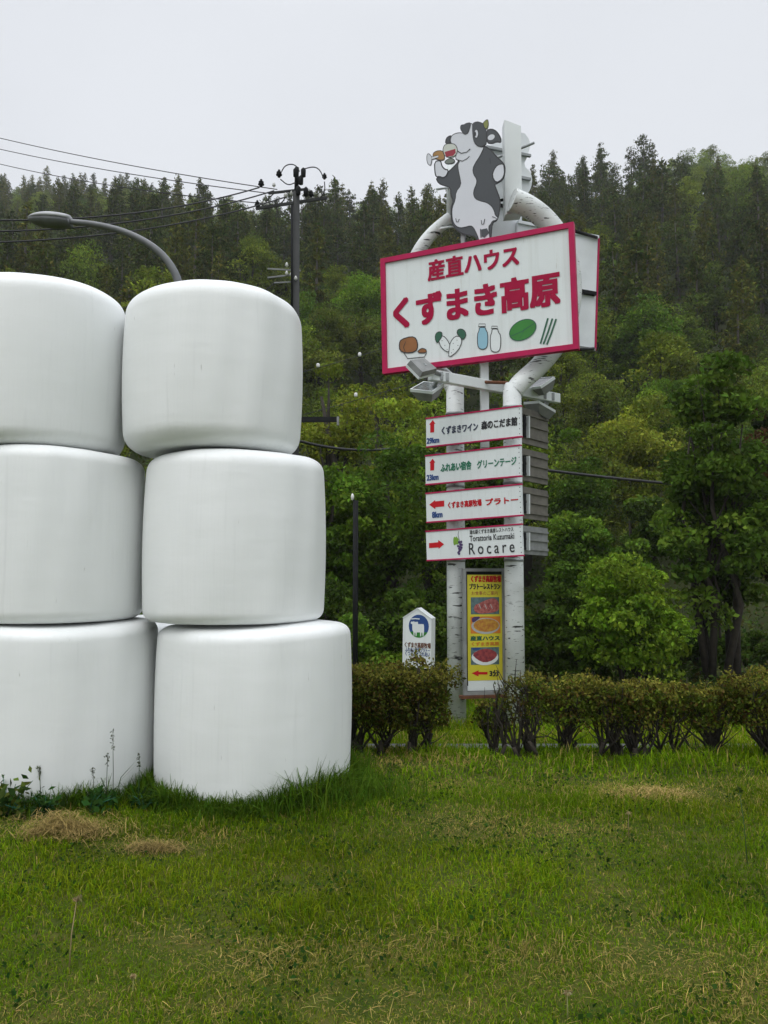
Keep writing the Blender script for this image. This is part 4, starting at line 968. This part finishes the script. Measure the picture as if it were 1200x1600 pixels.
# ridge line first, so every ridge tree is one of the individual ones
for x in np.concatenate([np.arange(-132, -40, 3.2), np.arange(-40, 84, 2.5)]):
    xx = x + rgh.normal() * .9; s = .42 + .14 * rgh.random() + (.4 * rgh.random() if rgh.random() < .15 else 0)
    if 57 < xx < 72 and rgh.random() < .85: plant('broad', xx, ry(xx) - 2 + rgh.normal() * 3, .9)
    elif rgh.random() < .30: plant('broad', xx, ry(xx) - 3, .62)
    else: plant(('pine', 'fir', 'larch')[np.searchsorted([.5, .72], rgh.random())], xx, ry(xx) + 3 + rgh.normal() * 3, s)
y = 228.0
while y > 25:
    step = 3.4 + .0135 * y
    for x in np.arange(-(.53 * y + 7), .53 * y + 7, step):
        if y > ry(x) - 4: continue
        xx = x + rgh.normal() * step * .27; yy = y + rgh.normal() * step * .27
        inp_ = any((xx - a) ** 2 + (yy - b) ** 2 < r_ * r_ for a, b, r_ in patch)
        if not inp_ and rgh.random() < (1 if yy < 32 else .45 if yy < 56 else 0): kd = 'broad'
        elif inp_: kd = 'broad' if rgh.random() < .85 else 'larch'
        else:
            q = value_noise(xx + 300, yy + 300, 21, 22); kd = ('pine' if rgh.random() < .66 else 'fir') if q + .25 * rgh.normal() < .52 else ('larch' if rgh.random() < .74 else 'broad')
        s = (.54 + .30 * rgh.random()) * (.78 if yy < 45 else 1) * (.8 if yy > ry(xx) - 14 else 1)
        plant(kd, xx, yy, s, (2, 4, 3)[rgh.integers(3)] if inp_ and kd == 'broad' and yy > 80 else None)
    y -= step * .95
for q, p in protos:
    if p.name not in used: plant(q, 0, 60, .8, kinds[q].index(p))

# low growth under the trees, from the back of the lawn up the slope
rg = np.random.default_rng(91); n = 130000
y = 12.5 + 225 * rg.random(n) ** 1.9; x = (rg.random(n) * 2 - 1) * (.54 * y + 6); z = hgt(x, y); hh_ = (.5 + .9 * value_noise(x + 300, y, 51, 2.3)) * np.clip((y - 11) / 8, .25, 1)
P = np.stack([x, y, z + hh_ * rg.random(n) ** .7], 1); sz = np.clip(.06 + .0035 * y, .09, .5)
V = leaves(P, 1.0, rg, 1.0, .6); V = P[:, None, :] + (V - P[:, None, :]) * sz[:, None, None]
o = link_mesh('undergrowth', quads_mesh('undergrowth', V, palette([(.04, .075, .012), (.055, .095, .014), (.035, .055, .011), (.06, .06, .016)], n, rg), M_leaf)); tag(o, 'low dark undergrowth beneath the trees and up the hillside', 'undergrowth', kind='stuff')

# ------------------------------------------------------------------ grass, hay, weeds
def blades(P, Hh, wd, lean, rg):
    """5-vertex blades as two faces: a quad and a tip; returned as quads (tip degenerate-free)"""
    n = len(P); a = rg.random(n) * 6.283; f = np.stack([np.cos(a), np.sin(a), np.zeros(n)], 1); s = np.stack([-np.sin(a), np.cos(a), np.zeros(n)], 1)
    H_ = Hh[:, None]; L = (lean * (.3 + 1.1 * rg.random(n)))[:, None]; z = np.array([0, 0, 1.0]); w_ = wd[:, None]
    b = P; m = P + z * H_ * .58 + f * H_ * L * .35; t = P + z * H_ * np.sqrt(np.clip(1 - (L * .8) ** 2, .15, 1)) + f * H_ * L
    q1 = np.stack([b - s * w_, b + s * w_, m + s * w_ * .8, m - s * w_ * .8], 1); q2 = np.stack([m - s * w_ * .8, m + s * w_ * .8, t + s * w_ * .12, t - s * w_ * .12], 1)
    return np.concatenate([q1, q2], 0)
def scatter(n, y0, y1, rg, m=1.4):
    yy = y0 + (y1 - y0) * rg.random(int(n * 1.6)); W_ = .56 * yy + m; k = rg.random(len(yy)) < W_ / (.56 * y1 + m); yy = yy[k][:n]
    xx = (rg.random(len(yy)) * 2 - 1) * (.56 * yy + m); return xx, yy
rg = np.random.default_rng(5)
# dry patches measured in the photo: (px, py, rx in m, ry in m)
dry = []
for px, py, a, b in ((100, 1300, .42, .22), (240, 1325, .2, .12), (425, 1500, .35, .2), (560, 1490, .35, .18), (600, 1575, .4, .15), (90, 1585, .25, .15), (1015, 1243, .45, .25), (730, 1285, .45, .25), (870, 1298, .5, .2), (1020, 1500, .3, .2), (640, 1480, .3, .15), (820, 1490, .25, .15), (330, 1310, .2, .12), (610, 1195, .5, .3), (1150, 1560, .3, .2), (300, 1590, .2, .1), (20, 1265, .2, .15), (700, 1230, .3, .2), (290, 1470, .25, .15)):
    d = ray(px, py); t = -CAM_H / d.z; dry.append((d.x * t, d.y * t, a, b))
def dryness(x, y):
    v = np.zeros(len(x))
    for a, b, c, d in dry: v = np.maximum(v, np.exp(-(((x - a) / c) ** 2 + ((y - b) / d) ** 2)))
    return np.clip(v * .75 + .55 * np.clip(value_noise(x + 40, y + 40, 11, .5) - .55, 0, 1) * 2 + .4 * np.clip(value_noise(x + 9, y + 9, 12, 1.3) - .5, 0, 1), 0, 1)
def free(x, y):                          # not on the path, not inside the bales
    return ~((y > 7.03) & (y < 7.55)) & ~(((x + .904) ** 2 + (y - 5.52) ** 2 < .57 ** 2) | ((x + 2.27) ** 2 + (y - 5.52) ** 2 < .57 ** 2))
GC = np.array([(.108, .200, .006), (.142, .225, .007), (.078, .155, .006), (.185, .235, .009), (.13, .18, .008)])
V = []; C = []
for n, y0, y1, hh, hw in ((165000, 1.4, 3.2, .031, .0015), (165000, 3.2, 5.6, .036, .0022), (70000, 5.6, 8.8, .07, .004), (42000, 8.8, 13, .13, .007)):
    x, y = scatter(n, y0, y1, rg); k = free(x, y); x, y = x[k], y[k]; n = len(x)
    d = dryness(x, y); big_ = value_noise(x + 70, y + 70, 15, .35); big2 = value_noise(x + 20, y + 50, 16, 1.1)
    Hh = hh * (.45 + 1.1 * rg.random(n) ** 1.3) * (.5 + 1.15 * big_ ** 1.3) * (1 - .35 * d)
    P = np.stack([x, y, hgt(x, y) - .005], 1)
    c = GC[np.clip((big2 * 1.2 + .35 * rg.normal(size=n)) * 4, 0, 4).astype(int)] * (1 + .22 * rg.normal(size=(n, 1))) * (.72 + .56 * value_noise(x + 11, y + 31, 17, .6))[:, None]
    isdry = rg.random(n) < d * .5 + .04
    c[isdry] = np.array([.36, .29, .085]) * (.55 + .7 * rg.random((isdry.sum(), 1)))
    V.append(blades(P, Hh, hw * (.7 + .6 * rg.random(n)), .85, rg)); C.append(np.concatenate([c, c]))
o = link_mesh('grass', quads_mesh('grass', np.concatenate(V), np.clip(np.concatenate(C), .004, .6), M_grass)); tag(o, 'short mown green grass mixed with dry yellow blades', 'grass', kind='stuff')

# broad low leaves (clover, plantain) between the blades
x, y = scatter(26000, 1.5, 7.2, rg); k = (value_noise(x + 15, y + 15, 31, .28) > .56) & free(x, y); x, y = x[k], y[k]
P = np.stack([x, y, hgt(x, y) + .008 + .03 * rg.random(len(x))], 1)
o = link_mesh('clover', quads_mesh('clover', leaves(P, .019, rg, 1.2, .75), palette([(.035, .085, .014), (.05, .10, .018), (.03, .065, .014)], len(P), rg), M_grass)); tag(o, 'low broad-leaved clover in dark green tufts across the lawn', 'clover', kind='stuff')

# mown hay lying in wisps
def straws(P, L, wd, rg, flat=.12):
    n = len(P); a = rg.normal(size=n) * .9 + (rg.random(n) < .3) * 1.5; d = np.stack([np.cos(a), np.sin(a), rg.normal(size=n) * flat], 1); s = np.stack([-np.sin(a), np.cos(a), np.zeros(n)], 1) * wd[:, None]
    h = d * L[:, None] / 2; b = np.array([0, 0, 1.0]) * (L * .06)[:, None]
    return np.concatenate([np.stack([P - h - s, P - h + s, P + b + s, P + b - s], 1), np.stack([P + b - s, P + b + s, P + h + s * .5, P + h - s * .5], 1)], 0)
x, y = scatter(90000, 1.5, 7.4, rg); d = dryness(x, y); k = (rg.random(len(x)) < d ** 2 * .6) & free(x, y); x, y = x[k], y[k]; n = len(x)
P = np.stack([x, y, hgt(x, y) + .012 + .04 * rg.random(n) ** 2], 1)
c = np.array([.46, .345, .105]) * (.4 + .75 * rg.random((n, 1))) * (1 + .06 * rg.normal(size=(n, 3))); c = np.concatenate([c, c])
o = link_mesh('cut_hay', quads_mesh('cut_hay', straws(P, .02 + .06 * rg.random(n) ** 1.8, .0007 + .0007 * rg.random(n), rg, .3), np.clip(c, .02, .7), M_hay)); tag(o, 'loose straw-coloured wisps of cut hay scattered over the grass', 'hay', kind='stuff')

def hay_clump(label, px, py, rx, ry, h_, n, seed):
    rg = np.random.default_rng(seed); d = ray(px, py); t = -CAM_H / d.z; x0, y0 = d.x * t, d.y * t
    u = unit(rg.normal(size=(n, 2))) * rg.random((n, 1)) ** .6; X = u[:, 0] * rx; Y_ = u[:, 1] * ry
    bump = np.clip(1 - (u ** 2).sum(1), 0, 1) ** .8 * np.clip(2.2 * value_noise(X + 50, Y_ + 50, seed, .07) - .3, 0, 1.5); X += .05 * rg.normal(size=n) * (1 + 3 * (rg.random(n) < .15)); Y_ += .03 * rg.normal(size=n)
    n = len(X); P = np.stack([X, Y_, hgt(X + x0, Y_ + y0) - hz(x0, y0) + .01 + h_ * bump * rg.random(n) ** .35], 1)
    c = np.array([.46, .34, .12]) * (.3 + .75 * rg.random((n, 1))); c = np.concatenate([c, c])
    me = quads_mesh('hay_clump', straws(P, .02 + .06 * rg.random(n) ** 1.4, .0007 + .0007 * rg.random(n), rg, .5), np.clip(c, .02, .7), M_hay)
    o = link_mesh('hay_clump', me); o.location = (x0, y0, hz(x0, y0)); tag(o, label, 'hay', 'raked clumps of hay on the lawn')
hay_clump('widest clump of dry hay, in front of the left bale stack', 100, 1312, .20, .11, .085, 3000, 1)
hay_clump('small pale clump of hay right of the wide one, below the seam of the stacks', 240, 1328, .11, .06, .045, 800, 2)
hay_clump('flat clump of hay with a dark hollow on the far lawn, right of the signpost', 1012, 1246, .30, .15, .04, 1500, 3)
hay_clump('hay clump at the left edge beside the leafy weed', 22, 1268, .16, .10, .05, 600, 4)

# long uncut grass around the feet of the bales, in tufts
V = []; C = []
for cx, cy, r_ in ((-.904, 5.51, .675), (-2.27, 5.51, .675)):
    for k in range(5200):
        a = -math.pi * rg.random() if rg.random() < .85 else rg.random() * .9
        rr = r_ + abs(rg.normal()) * .09 - .03; x, y = cx + rr * math.cos(a), cy + rr * math.sin(a)
        if (x + .904) ** 2 + (y - 5.52) ** 2 < .63 ** 2 or (x + 2.27) ** 2 + (y - 5.52) ** 2 < .63 ** 2: continue
        V.append((x, y))
for k in range(2600):                                           # the thick tuft at the right foot of the stack
    V.append((-.36 + .22 * rg.normal(), 5.2 + .20 * rg.normal()))
XY = np.array(V); XY = XY[((XY[:, 0] + .904) ** 2 + (XY[:, 1] - 5.52) ** 2 > .635 ** 2)]; n = len(XY)
tall = value_noise(XY[:, 0] + 33, XY[:, 1] + 33, 41, .16); right = np.exp(-((XY[:, 0] + .42) / .3) ** 2)
Hh = (.05 + .10 * tall + .13 * right * rg.random(n)) * (.5 + .9 * rg.random(n))
P = np.stack([XY[:, 0], XY[:, 1], hgt(XY[:, 0], XY[:, 1]) - .005], 1)
c = palette([(.05, .105, .009), (.068, .13, .011), (.085, .15, .013)], n, rg)
o = link_mesh('long_grass', quads_mesh('long_grass', blades(P, Hh, .0032 * (.7 + .6 * rg.random(n)), .75, rg), np.concatenate([c, c]), M_grass)); tag(o, 'long uncut dark green grass growing round the feet of the bales', 'grass', kind='stuff')

def seed_stalk(label, px, base_py, top_py, Y, seed, headlen=.25, leaf_n=4, col=(.05, .06, .022), dryc=False):
    rg = np.random.default_rng(seed); p = at(px, base_py, Y); z = hz(p.x, Y); Hh = at(px, top_py, Y).z - z
    root = thing('grass_stalk', label, 'grass stalk', (p.x, Y, z), group='tall seeding grass stalks')
    ln = Vector((rg.normal() * .06 * Hh, rg.normal() * .03 * Hh, 0)); ms = paint('stalk_tone', tuple(c_ * (1 + .2 * rg.normal()) for c_ in col), .7, .2)
    m = MB(); m.tube([(0, 0, -.02), Vector((0, 0, Hh * .5)) + ln * .3, Vector((0, 0, Hh)) + ln], [.0028, .0022, .0012], ms, 5); m.build('stem', root)
    k = 34; t = 1 - headlen * rg.random(k); Q = np.stack([ln.x * t + rg.normal(size=k) * .006, ln.y * t + rg.normal(size=k) * .006, Hh * t], 1)
    if headlen: link_mesh('seed_head', quads_mesh('seed_head', leaves(Q, .016, rg, 0, .4), palette([col], k, rg), M_grass), root)
    if leaf_n:
        B = blades(np.zeros((leaf_n, 3)) + np.array([0, 0, .02]), np.full(leaf_n, Hh * .55), np.full(leaf_n, .004), 1.0, rg)
        cc = palette([(.03, .07, .014)], leaf_n, rg); link_mesh('blade', quads_mesh('blade', B, np.concatenate([cc, cc]), M_grass), root)
for i, (lb, px, b, t_, Y) in enumerate((('tallest seeding grass stalk, in front of the left bottom bale', 177, 1240, 1140, 4.92), ('thin grass stalk beside the tallest one, left bale', 166, 1240, 1176, 4.95), ('single thin stalk left of the seam between the stacks', 217, 1240, 1177, 4.95), ('bushy seeding stalk at the left of the left bottom bale', 64, 1235, 1196, 4.85), ('short seeding stalk left of the tall ones, left bale', 148, 1238, 1200, 4.9), ('leaning seeding stalk before the right bottom bale', 452, 1240, 1164, 5.0), ('upright seeding stalk right of the leaning one, right bale', 484, 1230, 1172, 5.05), ('stalk in the thick tuft at the right foot of the bales', 500, 1230, 1186, 5.1), ('short stalk at the far right foot of the bales', 530, 1230, 1208, 5.15))): seed_stalk(lb, px, b, t_, Y, 300 + i)
for i, (lb, px, b, t_) in enumerate((('tall bare dry stalk standing on the near lawn at the left', 107, 1520, 1403), ('short pale bent stalk near the bottom left', 207, 1560, 1525), ('pale stalk near the bottom right of the lawn', 887, 1585, 1550), ('long green stalk near the right edge of the lawn', 1168, 1345, 1232), ('dry stalk on the lawn right of centre', 982, 1305, 1270))):
    d = ray(px, b); Y = d.y * (-CAM_H / d.z); seed_stalk(lb, px, b, t_, Y, 330 + i, .05 if i != 3 else .06, 0, (.30, .24, .12) if i != 3 else (.05, .08, .02))

def weed(label, px, py, Y, Hh, n, leaf, cols, seed):
    rg = np.random.default_rng(seed); p = at(px, py, Y); root = thing('leafy_weed', label, 'weed', (p.x, Y, hz(p.x, Y)), group='leafy weeds at the foot of the bales')
    m = MB(); Q = []
    for k in range(6):
        e = Vector((rg.normal() * .10, rg.normal() * .06, Hh * (.6 + .5 * rg.random()))); m.tube([(0, 0, -.01), e * .5 + Vector((0, 0, .02)), e], [.004, .003, .0015], M_dkgreen, 5)
        for j in range(n // 6): Q.append(e * (.3 + .7 * rg.random()) + Vector(rg.normal(size=3) * .03))
    m.build('stems', root); Q = np.array([tuple(q) for q in Q])
    link_mesh('foliage', quads_mesh('foliage', leaves(Q, leaf, rg, .7, .6), palette(cols, len(Q), rg), M_grass), root)
weed('tall yellow-green leafy weed at the left picture edge', 12, 1250, 4.75, .24, 70, .06, [(.12, .15, .03), (.07, .11, .02), (.03, .07, .015)], 1)
weed('dark broad-leaved weed in front of the left bottom bale', 70, 1248, 4.72, .13, 90, .05, [(.022, .06, .013), (.03, .075, .015)], 2)
weed('dark leafy weed below the tall stalks, left bale', 140, 1250, 4.8, .14, 90, .045, [(.022, .06, .013), (.03, .075, .015)], 3)
weed('low dark weed between the two bottom bales', 225, 1250, 4.9, .08, 60, .04, [(.022, .06, .013), (.03, .07, .015)], 4)
weed('yellowish low weed between the leafy ones at the left edge', 40, 1245, 4.7, .12, 50, .045, [(.12, .14, .03), (.05, .09, .02)], 5)

# ------------------------------------------------------------------ damp air
m = bpy.data.materials.new('damp_air'); m.use_nodes = True; t = m.node_tree; t.nodes.clear()
v = t.nodes.new('ShaderNodeVolumePrincipled'); v.inputs['Color'].default_value = (.93, .95, 1, 1); v.inputs['Density'].default_value = .00042; v.inputs['Anisotropy'].default_value = .1
ou = t.nodes.new('ShaderNodeOutputMaterial'); t.links.new(v.outputs[0], ou.inputs['Volume'])
mb = MB(); mb.box((0, 135, 60), (500, 330, 124), m); o = mb.build('haze'); tag(o, 'thin rain mist over the whole valley', 'mist', kind='stuff')
